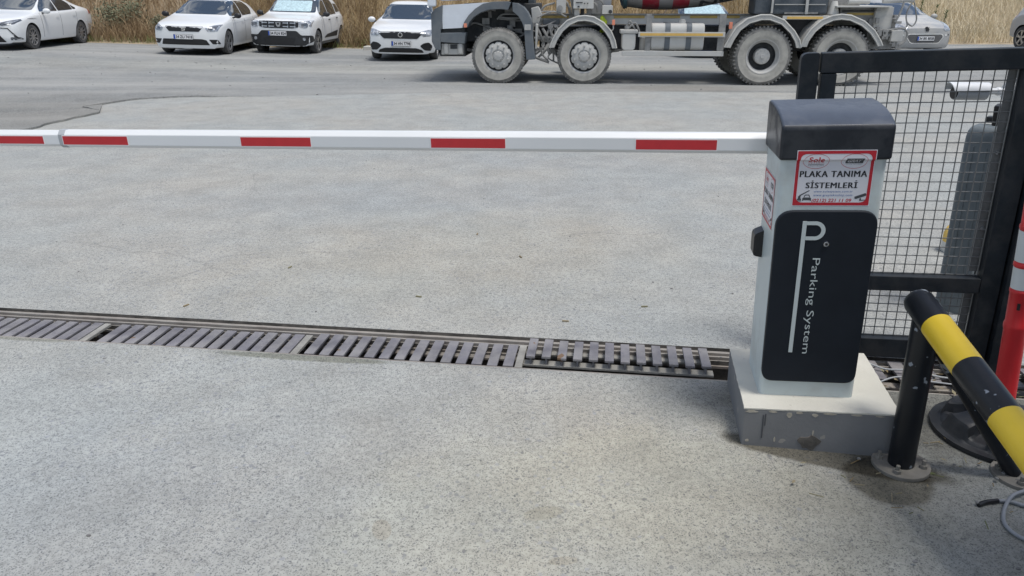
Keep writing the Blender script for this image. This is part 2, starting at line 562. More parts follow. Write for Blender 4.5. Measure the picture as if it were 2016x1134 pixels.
M_['plinth_side'] = pbr('grey_painted_concrete', (0.185, 0.19, 0.198), 0.7, var=0.10, vscale=5, bump=0.3, bscale=70, chips=(0.30, 0.29, 0.27), chip_scale=11, chip_lo=0.70)
M_['gate'] = pbr('black_gate_paint', (0.014, 0.019, 0.025), 0.45, spec=0.3, var=0.2, vscale=7, bump=0.12, bscale=90, dust=(0.05, 0.052, 0.055), dust_amt=0.10, dust_scale=9)
M_['wire'] = pbr('galvanised_wire', (0.20, 0.205, 0.205), 0.5, 0.3, var=0.15, vscale=20)
M_['black_pipe'] = pbr('black_pipe_paint', (0.010, 0.012, 0.016), 0.34, spec=0.35, var=0.2, vscale=7, bump=0.1, bscale=60, chips=(0.24, 0.27, 0.31), chip_scale=14, chip_lo=0.655)
M_['yellow_pipe'] = pbr('yellow_pipe_paint', (0.74, 0.52, 0.03), 0.36, var=0.07, vscale=7, bump=0.08, bscale=60, chips=(0.22, 0.15, 0.07), chip_scale=12, chip_lo=0.695)
M_['base_plate'] = pbr('dusty_plate', (0.20, 0.19, 0.17), 0.85, var=0.2, vscale=15, bump=0.3)
M_['red_plastic'] = pbr('red_plastic', (0.60, 0.022, 0.028), 0.42, var=0.07, vscale=5, coat=0.1)
M_['white_band'] = pbr('white_reflective_band', (0.62, 0.65, 0.66), 0.45, var=0.05)
M_['rubber'] = pbr('black_rubber', (0.016, 0.019, 0.024), 0.5, var=0.25, vscale=10, bump=0.15, dust=(0.06, 0.06, 0.06), dust_amt=0.08, dust_scale=9)
M_['column'] = pbr('slate_paint', (0.125, 0.148, 0.162), 0.5, var=0.15, vscale=6, bump=0.2, bscale=50, chips=(0.22, 0.25, 0.27), chip_scale=12, chip_lo=0.71)
M_['column_dark'] = pbr('dark_slate_paint', (0.022, 0.027, 0.034), 0.5, var=0.2, vscale=6)
M_['cam_white'] = pbr('camera_white', (0.66, 0.68, 0.70), 0.35, var=0.03)
M_['cam_grey'] = pbr('camera_grey', (0.36, 0.38, 0.40), 0.4, var=0.04)
M_['cable'] = pbr('grey_cable', (0.26, 0.28, 0.31), 0.5, var=0.08)
M_['yellow_stone'] = pbr('yellow_painted_stone', (0.75, 0.50, 0.12), 0.7, var=0.1, vscale=8, bump=0.5)
M_['white_stone'] = pbr('white_painted_stone', (0.62, 0.62, 0.58), 0.8, var=0.12, vscale=8, bump=0.5)
M_['stone'] = pbr('pebble', (0.2, 0.2, 0.2), 0.9, var=0.35, vscale=3)
M_['leaf_dry'] = blade_mat('dry_leaves', (0.20, 0.15, 0.08), (0.30, 0.26, 0.18), (0.12, 0.15, 0.06))
M_['slab'] = pbr('pale_slab', (0.48, 0.47, 0.43), 0.9, var=0.12, vscale=4, bump=0.4)

# ------------------------------------------------------------------ ground, road, apron, drain trench
DA = -0.1307                                        # the drain runs at this angle
DM = Matrix.Translation((1.0, 3.0, 0)) @ Matrix.Rotation(DA, 4, 'Z')
DMI = DM.inverted()


def cross_fall(x, y):
    """parking strip lies higher to the left, as the cars' tilt shows"""
    return 0.03 * max(0.0, -(x + 4.6)) * smooth(14.0, 20.0, y)


EDGE = [(-60, 24.6), (-14, 24.2), (-10, 24.6), (-5, 25.3), (0, 26.4), (12, 27.6), (60, 30)]


def bank_edge(x):
    return float(np.interp(x, [e[0] for e in EDGE], [e[1] for e in EDGE]))


def bank_z(x, y):
    t = y - bank_edge(x)
    if t < 0:
        return cross_fall(x, y) - 0.03
    steep = 1 - smooth(9.0, 15.0, x)
    a = 0.62 * min(t, 9) + 0.1 * max(0, t - 9)
    b = 0.075 * min(t, 20) + 0.05 * max(0, t - 20)
    n = noise.noise(Vector((x * 0.35, y * 0.35, 0))) * 0.22 * min(1, t / 2)
    return cross_fall(x, y) + (a * steep + b * (1 - steep)) * smooth(0, 1.5, t) + n


def height_sheet(name, xs, ys, fz, mat):
    mb = MB()
    vs = [(x, y, fz(x, y)) for y in ys for x in xs]
    nx = len(xs)
    fs = [(j * nx + i, j * nx + i + 1, (j + 1) * nx + i + 1, (j + 1) * nx + i) for j in range(len(ys) - 1) for i in range(nx - 1)]
    mb.raw(vs, fs)
    o = mb.build(name, mat)
    o['kind'] = 'structure'
    return o


xs = list(np.arange(-60, -24, 6.0)) + list(np.arange(-24, 24, 1.0)) + list(np.arange(24, 61, 6.0))
height_sheet('ground', xs, [5.5] + list(np.arange(7, 32, 0.75)) + [45, 90, 160], lambda x, y: cross_fall(x, y) - 0.014, M_['road'])
hxs = list(np.arange(-70, -24, 4.0)) + list(np.arange(-24, 28, 0.7)) + list(np.arange(28, 90, 4.0))
height_sheet('hillside', hxs, list(np.arange(23.5, 40, 0.5)) + list(np.arange(40, 160, 6.0)), bank_z, M_['soil'])

# jagged far edge of the concrete apron (from the photo's crack line)
edge_pts = [(-40, 4.2), (-20, 5.6), (-11, 7.4), (-7.6, 8.5), (-6.29, 9.09), (-6.18, 9.53), (-6.2, 10.02), (-6.1, 10.6), (-6.02, 10.95), (-6.15, 11.15), (-6.58, 11.51), (-6.44, 12.03),
            (-6.2, 12.5), (-5.66, 12.79), (-4.4, 12.9), (-1.86, 13.35), (-0.07, 13.55), (2.67, 13.65), (5.3, 13.42), (9, 13.3), (20, 13.0), (40, 12.5)]
fine = []
for (a, b) in zip(edge_pts[:-1], edge_pts[1:]):
    n = max(1, int(math.dist(a, b) / 0.16)) if -9 < a[0] < 9 else 1
    for i in range(n):
        t = i / n
        x, y = a[0] + (b[0] - a[0]) * t, a[1] + (b[1] - a[1]) * t
        k = 0.07 if -9 < x < 9 else 0
        fine.append((x + k * noise.noise(Vector((x * 3, y * 3, 1))), y + k * noise.noise(Vector((x * 3, y * 3, 5)))))
fine.append(edge_pts[-1])
ov = MB()
ovp = [p for p in fine if -30 < p[0] < -4.0]
n_ = len(ovp)
ovf = [Vector((x, y + .01, .024 * smooth(-4.2, -5.6, x) + .004)) for x, y in ovp]
ovb = [Vector((x - .9, y + 1.9, -.012)) for x, y in ovp]
ovl = [Vector((x, y, -.004)) for x, y in ovp]
ov.raw(ovf + ovb + ovl, [(i, i + 1, n_ + i + 1, n_ + i) for i in range(n_ - 1)] + [(i, i + 1, 2 * n_ + i + 1, 2 * n_ + i) for i in range(n_ - 1)])
o = ov.build('old_asphalt', M_['road'], flat=True)
o['kind'] = 'structure'
TB0, TB1, TA0, TA1 = -0.10, 0.237, -9.0, 1.75         # trench opening in drain axes
ap = MB()


def ab(a, b, z=0.0):
    return DM @ Vector((a, b, z))


near = [ab(-45, -30), ab(45, -30), ab(45, TB0), ab(TA1, TB0), ab(TA0, TB0), ab(-45, TB0)]
ap.raw(near, [tuple(range(6))])
ap.raw([ab(-45, TB0), ab(TA0, TB0), ab(TA0, TB1), ab(-45, TB1)], [(0, 1, 2, 3)])
ap.raw([ab(TA1, TB0), ab(45, TB0), ab(45, TB1), ab(TA1, TB1)], [(0, 1, 2, 3)])
far = [ab(-45, TB1), ab(TA0, TB1), ab(TA1, TB1), ab(45, TB1)]
ring = far + [Vector((x, y, 0)) for x, y in reversed(fine)]
ap.raw(ring, [tuple(range(len(ring)))])
low = [Vector((x, y, -0.02)) for x, y in fine]
top = [Vector((x, y, 0)) for x, y in fine]
k = len(fine)
ap.raw(top + low, [(i, i + 1, k + i + 1, k + i) for i in range(k - 1)])
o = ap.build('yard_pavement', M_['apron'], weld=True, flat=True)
o['kind'] = 'structure'

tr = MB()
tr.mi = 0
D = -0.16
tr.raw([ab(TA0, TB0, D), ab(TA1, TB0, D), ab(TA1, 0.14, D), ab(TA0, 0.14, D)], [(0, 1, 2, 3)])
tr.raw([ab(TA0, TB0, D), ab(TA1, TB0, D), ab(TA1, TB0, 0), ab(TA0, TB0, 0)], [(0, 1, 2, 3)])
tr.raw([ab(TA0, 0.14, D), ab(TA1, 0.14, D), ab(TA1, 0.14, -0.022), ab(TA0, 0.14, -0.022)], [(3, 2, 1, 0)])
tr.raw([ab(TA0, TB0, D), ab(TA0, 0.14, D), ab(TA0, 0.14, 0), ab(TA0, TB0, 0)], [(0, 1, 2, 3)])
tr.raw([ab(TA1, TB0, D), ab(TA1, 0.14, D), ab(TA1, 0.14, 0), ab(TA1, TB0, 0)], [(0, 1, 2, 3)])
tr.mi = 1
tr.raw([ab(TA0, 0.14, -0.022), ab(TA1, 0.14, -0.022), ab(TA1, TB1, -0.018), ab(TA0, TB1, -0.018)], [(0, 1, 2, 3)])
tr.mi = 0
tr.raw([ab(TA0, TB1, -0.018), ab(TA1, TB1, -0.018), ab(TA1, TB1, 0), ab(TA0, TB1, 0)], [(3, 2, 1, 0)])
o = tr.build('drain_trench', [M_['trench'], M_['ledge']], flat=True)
o['kind'] = 'structure'

# dirt and rough cement areas as thin sheets on the apron (each 4 mm above the one below)


def sheet(name, pts, z, mat, wob=0.03, step=0.05):
    out = []
    n = len(pts)
    for i in range(n):
        a, b = Vector(pts[i]), Vector(pts[(i + 1) % n])
        k = max(1, int((b - a).length / step))
        for j in range(k):
            p = a.lerp(b, j / k)
            q = Vector((p.x * 6, p.y * 6, 3.3))
            out.append((p.x + wob * noise.noise(q), p.y + wob * noise.noise(q + Vector((9, 4, 2))), z))
    mb = MB().raw(out, [tuple(range(len(out)))])
    o = mb.build(name, mat, flat=True)
    o['kind'] = 'structure'
    return o



# ------------------------------------------------------------------ drain grates
PLAN = Matrix(((1, 0, 0, 0), (0, 0, 1, 0), (0, 1, 0, 0), (0, 0, 0, 1)))       # (a, depth, b) -> (a, b, depth)
SIDE = Matrix(((0, 1, 0, 0), (1, 0, 0, 0), (0, 0, 1, 0), (0, 0, 0, 1)))       # (a, depth, b) -> (depth, a, b)

fr = thing('drain_channel', 'pair of dusty steel edge rails holding the drain grates across the yard', 'drain channel', (1.0, 3.0, 0), (0, 0, DA))
MB().box(((TA0 + TA1) / 2, -0.093, -0.012), (TA1 - TA0 - .02, 0.010, 0.02)).box(((TA0 + TA1) / 2, -0.084, -0.05), (TA1 - TA0 - .02, 0.02, 0.012)).build('front_rail', M_['steel_rust'], fr)
rr = MB()
rr.box(((TA0 + TA1) / 2, 0.150, -0.013), (TA1 - TA0 - .02, 0.008, 0.016))
rr.box(((TA0 + TA1) / 2, 0.196, -0.012), (TA1 - TA0 - .02, 0.010, 0.012))
rr.box(((TA0 + TA1) / 2, 0.132, -0.05), (TA1 - TA0 - .02, 0.012, 0.012))
rr.build('back_rail', M_['steel_rust'], fr)


def grate(label, a0, n, pitch, width, b0, b1, z, raised=False, mat='steel_worn', end_plate=True):
    root = thing('drain_grate', label, 'drain grate', tuple(ab(a0, 0)), (0, 0, DA), 'steel grates in the drain across the yard')
    rnd = random.Random(int(a0 * 100))
    meshes = []
    for i in range(n):
        a = pitch * (i + 0.5)
        dz = rnd.uniform(-0.0015, 0.001)
        db = rnd.uniform(-0.004, 0.004)
        mb = MB()
        mb.box((a, (b0 + b1) / 2 + db, z - 0.006 + dz), (width, b1 - b0, 0.013))
        mb.box((a, (b0 + b1) / 2 + db, z - 0.030 + dz), (0.009, b1 - b0 - 0.02, 0.036))
        o = mb.build('bar', M_[mat], root, bevel=0.0025)
        o.rotation_euler = (rnd.uniform(-.008, .008), 0, 0)
    L = n * pitch
    s = MB()
    zz = z - 0.052
    s.box((L / 2, b0 + 0.030, zz), (L, 0.05, 0.012))
    s.box((L / 2, b1 - 0.055, zz), (L, 0.035, 0.012))
    s.build('support_rail', M_['steel_pale' if raised else 'steel_rust'], root, bevel=0.002)
    if end_plate:
        MB().box((L + 0.012, (b0 + b1) / 2, z - 0.009), (0.035, b1 - b0 + .005, 0.014)).build('end_plate', M_['steel_pale'], root, bevel=0.002)
    return root


grate('grey steel drain grate section reaching out of the left edge', -4.56, 19, 0.0725, 0.051, -0.088, 0.124, -0.002)
grate('grey steel drain grate section between two pale end plates, left of middle', -3.10, 14, 0.0732, 0.051, -0.086, 0.126, -0.002)
grate('darker grey steel drain grate section just left of the raised one', -2.025, 14, 0.0745, 0.048, -0.078, 0.150, -0.002)
g4 = grate('raised drain grate with open T-shaped bars ending at the concrete plinth', -0.955, 12, 0.0735, 0.042, -0.028, 0.165, 0.030, raised=True, end_plate=False)
MB().box((12 * .0735 / 2, -0.078, -0.020), (12 * .0735 + .04, 0.024, 0.012)).build('front_flange', M_['steel_pale'], g4, bevel=0.002)
grate('short drain grate piece with leaves, right of the plinth and under the gate', 0.60, 8, 0.115, 0.062, 0.005, 0.19, 0.006, end_plate=False)

# ------------------------------------------------------------------ plinth and barrier
RY = Matrix.Rotation(LEAN, 4, 'Y')


def lean_rot(yaw):
    return (RY @ Matrix.Rotation(yaw, 4, 'Z')).to_euler()


PL = thing('concrete_plinth', 'square concrete plinth with cream top and grey painted chipped sides under the barrier cabinet', 'plinth', (0.879, 2.407, 0), lean_rot(-0.163))
pw, pd, ph = 0.552, 0.50, 0.159
mb = MB()
mb.box((pw / 2, pd / 2, (ph - .004) / 2 - 0.03), (pw, pd, ph - .004 + 0.06))
po = mb.build('block', M_['plinth_side'], PL, bevel=0.006)
mb = MB()
capp = []
rq = random.Random(4)
for (a, b) in (((0, 0), (pw, 0)), ((pw, 0), (pw, pd)), ((pw, pd), (0, pd)), ((0, pd), (0, 0))):
    for i in range(24):
        t = i / 24
        q = rq.uniform(-.0012, .0012)
        capp.append((a[0] + (b[0] - a[0]) * t + q, a[1] + (b[1] - a[1]) * t + rq.uniform(-.0012, .0012)))
mb.prism(capp, ph - .004, ph + .003, PLAN)
mb.build('cap', M_['plinth_top'], PL, bevel=0.0012)
# spots where the grey paint has flaked off along the top edge and at the foot
M_['bare'] = pbr('bare_concrete', (0.40, 0.37, 0.31), 0.95, var=0.2, vscale=40, bump=.4)
for (u, z, w, h) in ((.03, .148, .05, .012), (.105, .150, .03, .010), (.165, .140, .022, .026), (.20, .150, .03, .008), (.255, .144, .022, .016), (.31, .151, .05, .006), (.40, .151, .04, .006), (.48, .151, .035, .005), (.02, .02, .018, .012), (.12, .03, .008, .020), (.255, .068, .006, .028)):
    n_ = 9
    pp = [(u + w / 2 * math.cos(2 * math.pi * i / n_) * rq.uniform(.65, 1.15), min(.154, z + h / 2 * math.sin(2 * math.pi * i / n_) * rq.uniform(.6, 1.2))) for i in range(n_)]
    MB().prism(pp, -.0012, .004).build('flaked_spot', M_['bare'], PL)
# broken hole at the foot of the front face
mb = MB()
pts = [(0.245 + 0.038 * math.cos(t) * (1 + .25 * math.sin(3 * t)), 0.024 + 0.030 * max(-.9, math.sin(t)) * (1 + .2 * math.cos(5 * t))) for t in [i * math.pi / 9 for i in range(18)]]
mb.prism(pts, -0.003, 0.01)
mb.build('broken_hole', M_['trench'], PL)
mb = MB()
for (u, z0, z1, w) in ((0.072, .035, .135, .004), (0.080, .09, .14, .003)):
    mb.box((u, -.001, (z0 + z1) / 2), (w, .003, z1 - z0))
mb.build('crack', M_['ink_grey'], PL)

BR = thing('parking_barrier', 'parking barrier with pale cabinet, anthracite cover and door, and a long red and white boom', 'barrier', (0.957, 2.502, 0.161), lean_rot(-0.155))
W_, D_ = 0.345, 0.276
MB().prism(rpoly([(0, 0), (W_, 0), (W_, D_), (0, D_)], [.024, .024, .01, .01], 6), 0.0, 0.925, PLAN).build('cabinet', M_['cab'], BR, bevel=0.002, sharp=50)
MB().prism(rpoly([(0.002, .070), (W_ - .006, .070), (W_ - .006, .742), (0.002, .742)], [.042, .042, .06, .06], 8), -0.012, 0.02).build('door', M_['panel'], BR, bevel=0.006, seg=3, sharp=50)
prof = [(-.012, .918), (-.012, 1.028), (-.004, 1.036), (.02, 1.048), (.06, 1.062), (.11, 1.073), (.17, 1.080), (.23, 1.083), (D_ + .008, 1.083), (D_ + .008, .914)]
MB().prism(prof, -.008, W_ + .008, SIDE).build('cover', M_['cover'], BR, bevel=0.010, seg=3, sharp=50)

# P mark, words, lock on the door
FM = Matrix.Translation((0, -0.0135, 0))
door = [c for c in BR.children if c.name.startswith('door')][0]
mb = MB()
st = 0.0138
mb.prism([(.0885, .196), (.0885 + st, .196), (.0905 + st, .705 - st), (.0905 + st, .705), (.0905, .705)], -.0008, .002, FM)
oz, orad = .671, .0345
outer = [(.1043, .705)] + [(.134 + orad * math.cos(t), oz + orad * math.sin(t)) for t in [math.pi / 2 - math.pi * i / 16 for i in range(17)]] + [(.1043, .6365)]
ir = orad - st
inner = [(.1043, oz - ir)] + [(.134 + ir * math.cos(t), oz + ir * math.sin(t)) for t in [-math.pi / 2 + math.pi * i / 16 for i in range(17)]] + [(.1043, oz + ir)]
no = len(outer)
vs = [(a, -.0012, b) for a, b in outer] + [(a, -.0012, b) for a, b in reversed(inner)]
mb.raw(vs, [(i, i + 1, no + i + 1, no + i) for i in range(no - 1)], FM)
mb.build('parking_symbol', M_['letter_pale'], door, flat=True)
mb = MB()
put_text(mb, 'Parking System', FM @ Matrix.Translation((0, -.0012, 0)), 0.1455, 0.3815, width=0.377, height=0.0335, bold=-0.004, rot=-math.pi / 2)
mb.build('lettering', M_['letter_pale'], door, flat=True)
mb = MB().cyl((.176, -.006, .623), (.176, -.019, .623), .0095, n=20)
lk = mb.build('lock', M_['chrome'], door, bevel=.0015)
MB().cyl((.176, -.0185, .623), (.176, -.0200, .623), .0045, n=14).build('keyhole', M_['black_plastic'], door)


def sticker(parent, M, w, h, bend=None):
    """white notice with red frame, two logos, words and icons; local x right, z up, front -y"""

    def X(f): return (f - .5) * w

    def Z(t): return (.5 - t) * h

    def finish(mb, name, mat, lift, par):
        o = mb.build(name, M_[mat], par, flat=True)
        me = o.data
        bm = bmesh.new()
        bm.from_mesh(me)
        if bend:
            for zc in bend[:2]:
                g = bm.verts[:] + bm.edges[:] + bm.faces[:]
                bmesh.ops.bisect_plane(bm, geom=g, plane_co=(0, 0, zc), plane_no=(0, 0, 1))
        for v in bm.verts:
            y = -lift + v.co.y
            if bend:
                z1, z0, dep = bend
                y -= dep * min(1, max(0, (v.co.z - z0) / (z1 - z0)))
            v.co.y = y
            v.co = M @ v.co
        bm.to_mesh(me)
        bm.free()
        return o

    def P(mb, poly):
        mb.raw([(a, 0, b) for a, b in poly], [tuple(range(len(poly)))])

    def band(mb, out, inn):
        n = len(out)
        mb.raw([(a, 0, b) for a, b in out] + [(a, 0, b) for a, b in inn], [(i, (i + 1) % n, n + (i + 1) % n, n + i) for i in range(n)])

    mb = MB()
    P(mb, [(-w / 2, -h / 2), (w / 2, -h / 2), (w / 2, h / 2), (-w / 2, h / 2)])
    root = finish(mb, 'sticker', 'paper', 0.0006, parent)
    mb = MB()
    e, th = .010 * w, .050 * w
    co = [(-w / 2 + e, -h / 2 + e), (w / 2 - e, -h / 2 + e), (w / 2 - e, h / 2 - e), (-w / 2 + e, h / 2 - e)]
    ci = [(-w / 2 + th, -h / 2 + th), (w / 2 - th, -h / 2 + th), (w / 2 - th, h / 2 - th), (-w / 2 + th, h / 2 - th)]
    e2 = e * .6
    co = [(a * (1 + .0), b) for a, b in co]
    band(mb, rpoly(co, .003, 6), rpoly(ci, .022, 6))
    finish(mb, 'border', 'ink_red', .0012, root)
    # two oval logos
    mb = MB()
    for fx in (.258, .739):
        band(mb, circle(X(fx), Z(.20), .167 * w, 40, .136 * h), circle(X(fx), Z(.20), .163 * w, 40, .129 * h))
    put_text(mb, 'Sole', Matrix(), X(.262), Z(.17), width=.2 * w, height=.098 * h, bold=.02)
    put_text(mb, 'system', Matrix(), X(.262), Z(.235), width=.2 * w, height=.034 * h, bold=-.005, spacing=1.6)
    finish(mb, 'logo', 'ink_red', .0012, root)
    mb = MB()
    P(mb, [(X(.162), Z(.262)), (X(.362), Z(.262)), (X(.362), Z(.255)), (X(.162), Z(.255))])
    put_text(mb, 'Parking and Gate Systems', Matrix(), X(.262), Z(.281), width=.2 * w, height=.018 * h)
    finish(mb, 'logo_line', 'ink_grey', .0012, root)
    mb = MB()
    P(mb, [(X(.630), Z(.243)), (X(.853), Z(.243)), (X(.860), Z(.148)), (X(.637), Z(.148))])
    put_text(mb, 'Security Technologies', Matrix(), X(.745), Z(.258), width=.2 * w, height=.016 * h)
    finish(mb, 'logo_box', 'ink_grey', .0012, root)
    mb = MB()
    put_text(mb, 'GRAY', Matrix(), X(.745), Z(.196), width=.175 * w, height=.058 * h, bold=.012, shear=.25)
    finish(mb, 'logo_letters', 'paper', .0018, root)
    mb = MB()
    for q in (-1, 0, 1):
        sh = Matrix.Translation((q * .0011, -.00012 * (q + 1), 0))
        put_text(mb, 'PLAKA TANIMA', sh, X(.497), Z(.427), width=.85 * w, height=.106 * h, spacing=1.12)
        put_text(mb, 'S\u0130STEMLER\u0130', sh, X(.490), Z(.610), width=.655 * w, height=.136 * h, spacing=1.12)
    finish(mb, 'lettering', 'ink_black', .0012, root)
    mb = MB()
    put_text(mb, 'www.solesystem.com.tr', Matrix(), X(.52), Z(.742), width=.50 * w, height=.045 * h, bold=.008, spacing=1.1)
    put_text(mb, 'www.grayteknoloji.com', Matrix(), X(.52), Z(.808), width=.50 * w, height=.050 * h, bold=.008, spacing=1.1)
    finish(mb, 'web_lettering', 'ink_blue', .0012, root)
    mb = MB()
    put_text(mb, '(0212) 221 11 09', Matrix(), X(.512), Z(.905), width=.51 * w, height=.078 * h, bold=.018, shear=.15)
    finish(mb, 'phone_lettering', 'ink_red', .0012, root)
    # icons: car at a barrier, camera
    mb = MB()
    def Q(l): P(mb, [(X(a), Z(b)) for a, b in l])
    Q([(.065, .895), (.118, .895), (.118, .87), (.108, .86), (.108, .82), (.075, .82), (.075, .86), (.065, .87)])
    Q([(.085, .83), (.092, .80), (.210, .715), (.222, .722), (.110, .812), (.104, .83)])
    Q([(.062, .915), (.122, .915), (.122, .903), (.062, .903)])
    finish(mb, 'barrier_icon', 'ink_grey', .0012, root)
    mb = MB()
    Q([(.132, .905), (.132, .86), (.145, .845), (.235, .845), (.248, .86), (.248, .905), (.232, .905), (.232, .893), (.148, .893), (.148, .905)])
    Q([(.147, .84), (.160, .80), (.168, .793), (.212, .793), (.220, .80), (.233, .84), (.222, .84), (.210, .808), (.170, .808), (.158, .84)])
    finish(mb, 'car_icon', 'ink_grey', .0012, root)
    mb = MB()
    Q([(.800, .832), (.935, .765), (.948, .79), (.945, .815), (.822, .872), (.805, .862)])
    Q([(.868, .862), (.885, .853), (.888, .885), (.945, .885), (.945, .898), (.868, .905)])
    finish(mb, 'camera_icon', 'ink_grey', .0012, root)
    return root


sticker(BR, Matrix.Translation((.176, 0, .855)), .254, .197, bend=(.921 - .855, .912 - .855, .0125))
sticker(BR, Matrix.Translation((0, .161, .743)) @ Matrix.Rotation(-math.pi / 2, 4, 'Z'), .215, .190)

# photocell on the left side
mb = MB()
mb.prism(rpoly([(-.034, .503), (.002, .497), (.002, .606), (-.034, .590)], [.012, .001, .001, .012], 2), .195, .262)
mb.build('photocell', M_['black_plastic'], BR, bevel=.005)

# boom
TILT = 0.019
AM = Matrix.Translation((0.01, 0.34, 0.912)) @ Matrix.Rotation(TILT, 4, 'Y') @ Matrix.Rotation(math.pi, 4, 'Z') @ Matrix.Scale(-1, 4, (0, 1, 0))


def boom_profile(k):
    return [(v * k, z * k) for v, z in ((-.030, -.026), (-.030, .021), (-.013, .040), (.013, .040), (.030, .021), (.030, -.026), (.013, -.040), (-.013, -.040))]


def loft_boom(s0, s1, k0, k1):
    mb = MB()
    vs = [(s0, v, z) for v, z in boom_profile(k0)] + [(s1, v, z) for v, z in boom_profile(k1)]
    fs = [(i, (i + 1) % 8, 8 + (i + 1) % 8, 8 + i) for i in range(8)] + [tuple(range(8)), tuple(range(15, 7, -1))]
    return mb.raw(vs, fs, AM)


boom = loft_boom(-.22, 3.018, 1.0, .955).build('boom', M_['arm'], BR, bevel=.003, sharp=25)
loft_boom(2.99, 3.022, .985, .985).build('joint_sleeve', M_['cam_grey'], boom, bevel=.002, sharp=25)
loft_boom(3.0, 5.2, .885, .87).build('boom_extension', M_['arm'], boom, bevel=.003, sharp=25)
for (s0, s1) in ((.192, .499), (1.017, 1.324), (1.843, 2.156), (2.687, 3.0), (3.10, 3.44), (4.0, 4.3)):
    k = 1 - .045 * s0 / 3 if s0 < 3.05 else .88
    MB().box(((s0 + s1) / 2, -.0303 * k, -.0035), (s1 - s0 + .006, .0012, .046 * k), AM).build('tape_edge', M_['tape_edge'], boom)
    MB().box(((s0 + s1) / 2, -.0309 * k, -.0040), (s1 - s0, .0014, .038 * k), AM).build('red_stripe', M_['red_tape'], boom)
mb = MB().box((.11, .315, .905), (.16, .075, .12))
mb.build('boom_clamp', M_['black_plastic'], BR, bevel=.006)

# ------------------------------------------------------------------ gate
GT = thing('mesh_gate', 'black steel gate leaf with square wire mesh panels behind the barrier cabinet', 'gate', (1.342, 3.191, 0.012), lean_rot(-0.20))
gz, gm, gw = 1.372, 0.405, .754
MB().box((.415, 0, gz - .041), (.84, .06, .082)).build('top_rail', M_['gate'], GT, bevel=.006)
MB().box((.030, 0, (gz - .082) / 2), (.06, .058, gz - .084)).build('stile', M_['gate'], GT, bevel=.005)
MB().box((gw + .04, 0, (gz - .082) / 2), (.08, .058, gz - .084)).build('stile', M_['gate'], GT, bevel=.005)
MB().box((.407, 0, gm - .035), (gw - .061, .058, .07)).build('middle_rail', M_['gate'], GT, bevel=.005)
MB().box((.407, 0, .048), (gw - .061, .058, .096)).build('bottom_rail', M_['gate'], GT, bevel=.005)
MB().prism(rpoly([(-.085, 0), (-.012, 0), (-.012, gz), (-.085, gz)], [0, 0, .01, .03], 4), -.02, .03).build('overlap_strip', M_['gate'], GT, bevel=.003)
MB().box((gw - .018, .034, .86), (.034, .004, .88)).box((gw - .018, .034, .22), (.034, .004, .23)).build('mesh_edge_strip', M_['wire'], GT)


def wire_panel(u0, u1, z0, z1, sp, r):
    mb = MB()
    n = round((u1 - u0) / sp)
    for i in range(n + 1):
        u = u0 + (u1 - u0) * i / n
        mb.cyl((u, 0.012, z0), (u, 0.012, z1), r, n=6, cap=False)
    k = round((z1 - z0) / sp)
    for i in range(k + 1):
        z = z0 + (z1 - z0) * i / k
        mb.cyl((u0, 0.012 + r * 1.6, z), (u1, 0.012 + r * 1.6, z), r, n=6, cap=False)
    return mb


wire_panel(.062, gw - .006, gm + .003, gz - .085, .0425, .0024).build('wire_mesh', M_['wire'], GT)
wire_panel(.062, gw - .006, .098, gm - .072, .0425, .0024).build('wire_mesh', M_['wire'], GT)
for z in (.62, .95):
    MB().cyl((gw - .02, .02, z), (gw - .02, .045, z), .008, n=8).build('bolt', M_['chrome'], GT)

GP = thing('gate_post', 'tall black square post that the mesh gate hangs from, at the right edge', 'post', (2.168, 3.022, -0.02), lean_rot(-0.20))
MB().box((.055, 0, .78), (.11, .11, 1.56)).build('shaft', M_['gate'], GP, bevel=.006)
MB().box((-.01, .048, .76), (.05, .012, 1.5)).build('stop_strip', M_['gate'], GP, bevel=.002)
for z in (.3, 1.15):
    MB().cyl((-.012, -.01, z), (-.012, -.01, z + .12), .011, n=12).build('hinge', M_['gate'], GP, bevel=.002)

# ------------------------------------------------------------------ things right of the plinth
p1 = ground_at(1772, 918)
p2 = ground_at(1998, 938)
GR = thing('guard_rail', 'thick tubular guard rail banded black and yellow on a chipped black post', 'guard rail', (p1.x, p1.y, 0.012), lean_rot(0))
inv = Matrix.Translation(GR.location) @ GR.rotation_euler.to_matrix().to_4x4()
inv = inv.inverted()
PR = 0.049
MB().cyl((0, 0, .004), (0, 0, .585), .045, n=28).build('post', M_['black_pipe'], GR)
wA, wB = Vector((1.391, 2.348, .634)), Vector((1.405, 1.817, .485))
top = inv @ wA
dirr = ((inv @ wB) - top).normalized()
cuts = [.150, .352, .556, .76, .98]
prev = 0.0
for i, c in enumerate(cuts):
    mb = MB()
    pA, pB = top + dirr * prev, top + dirr * c
    if i == 0:
        mb.tube([pA + dirr * .002, pA + dirr * .005, pA + dirr * .013, pA + dirr * .028, pB], [PR * .55, PR * .78, PR * .93, PR, PR], n=36)
    else:
        mb.tube([pA, pB], PR, n=36)
    mb.build('rail_band', M_['black_pipe' if i % 2 == 0 else 'yellow_pipe'], GR)
    prev = c
b_end = inv @ Vector((p2.x, p2.y, .012))
MB().tube([top + dirr * .09 + Vector((.01, 0, -.05)), b_end + Vector((-.01, 0, .005))], .027, n=20).build('brace', M_['black_pipe'], GR)
endp = top + dirr * .93
MB().cyl((endp.x, endp.y, 0), (endp.x, endp.y, endp.z - .02), .042, n=24).build('post', M_['black_pipe'], GR)


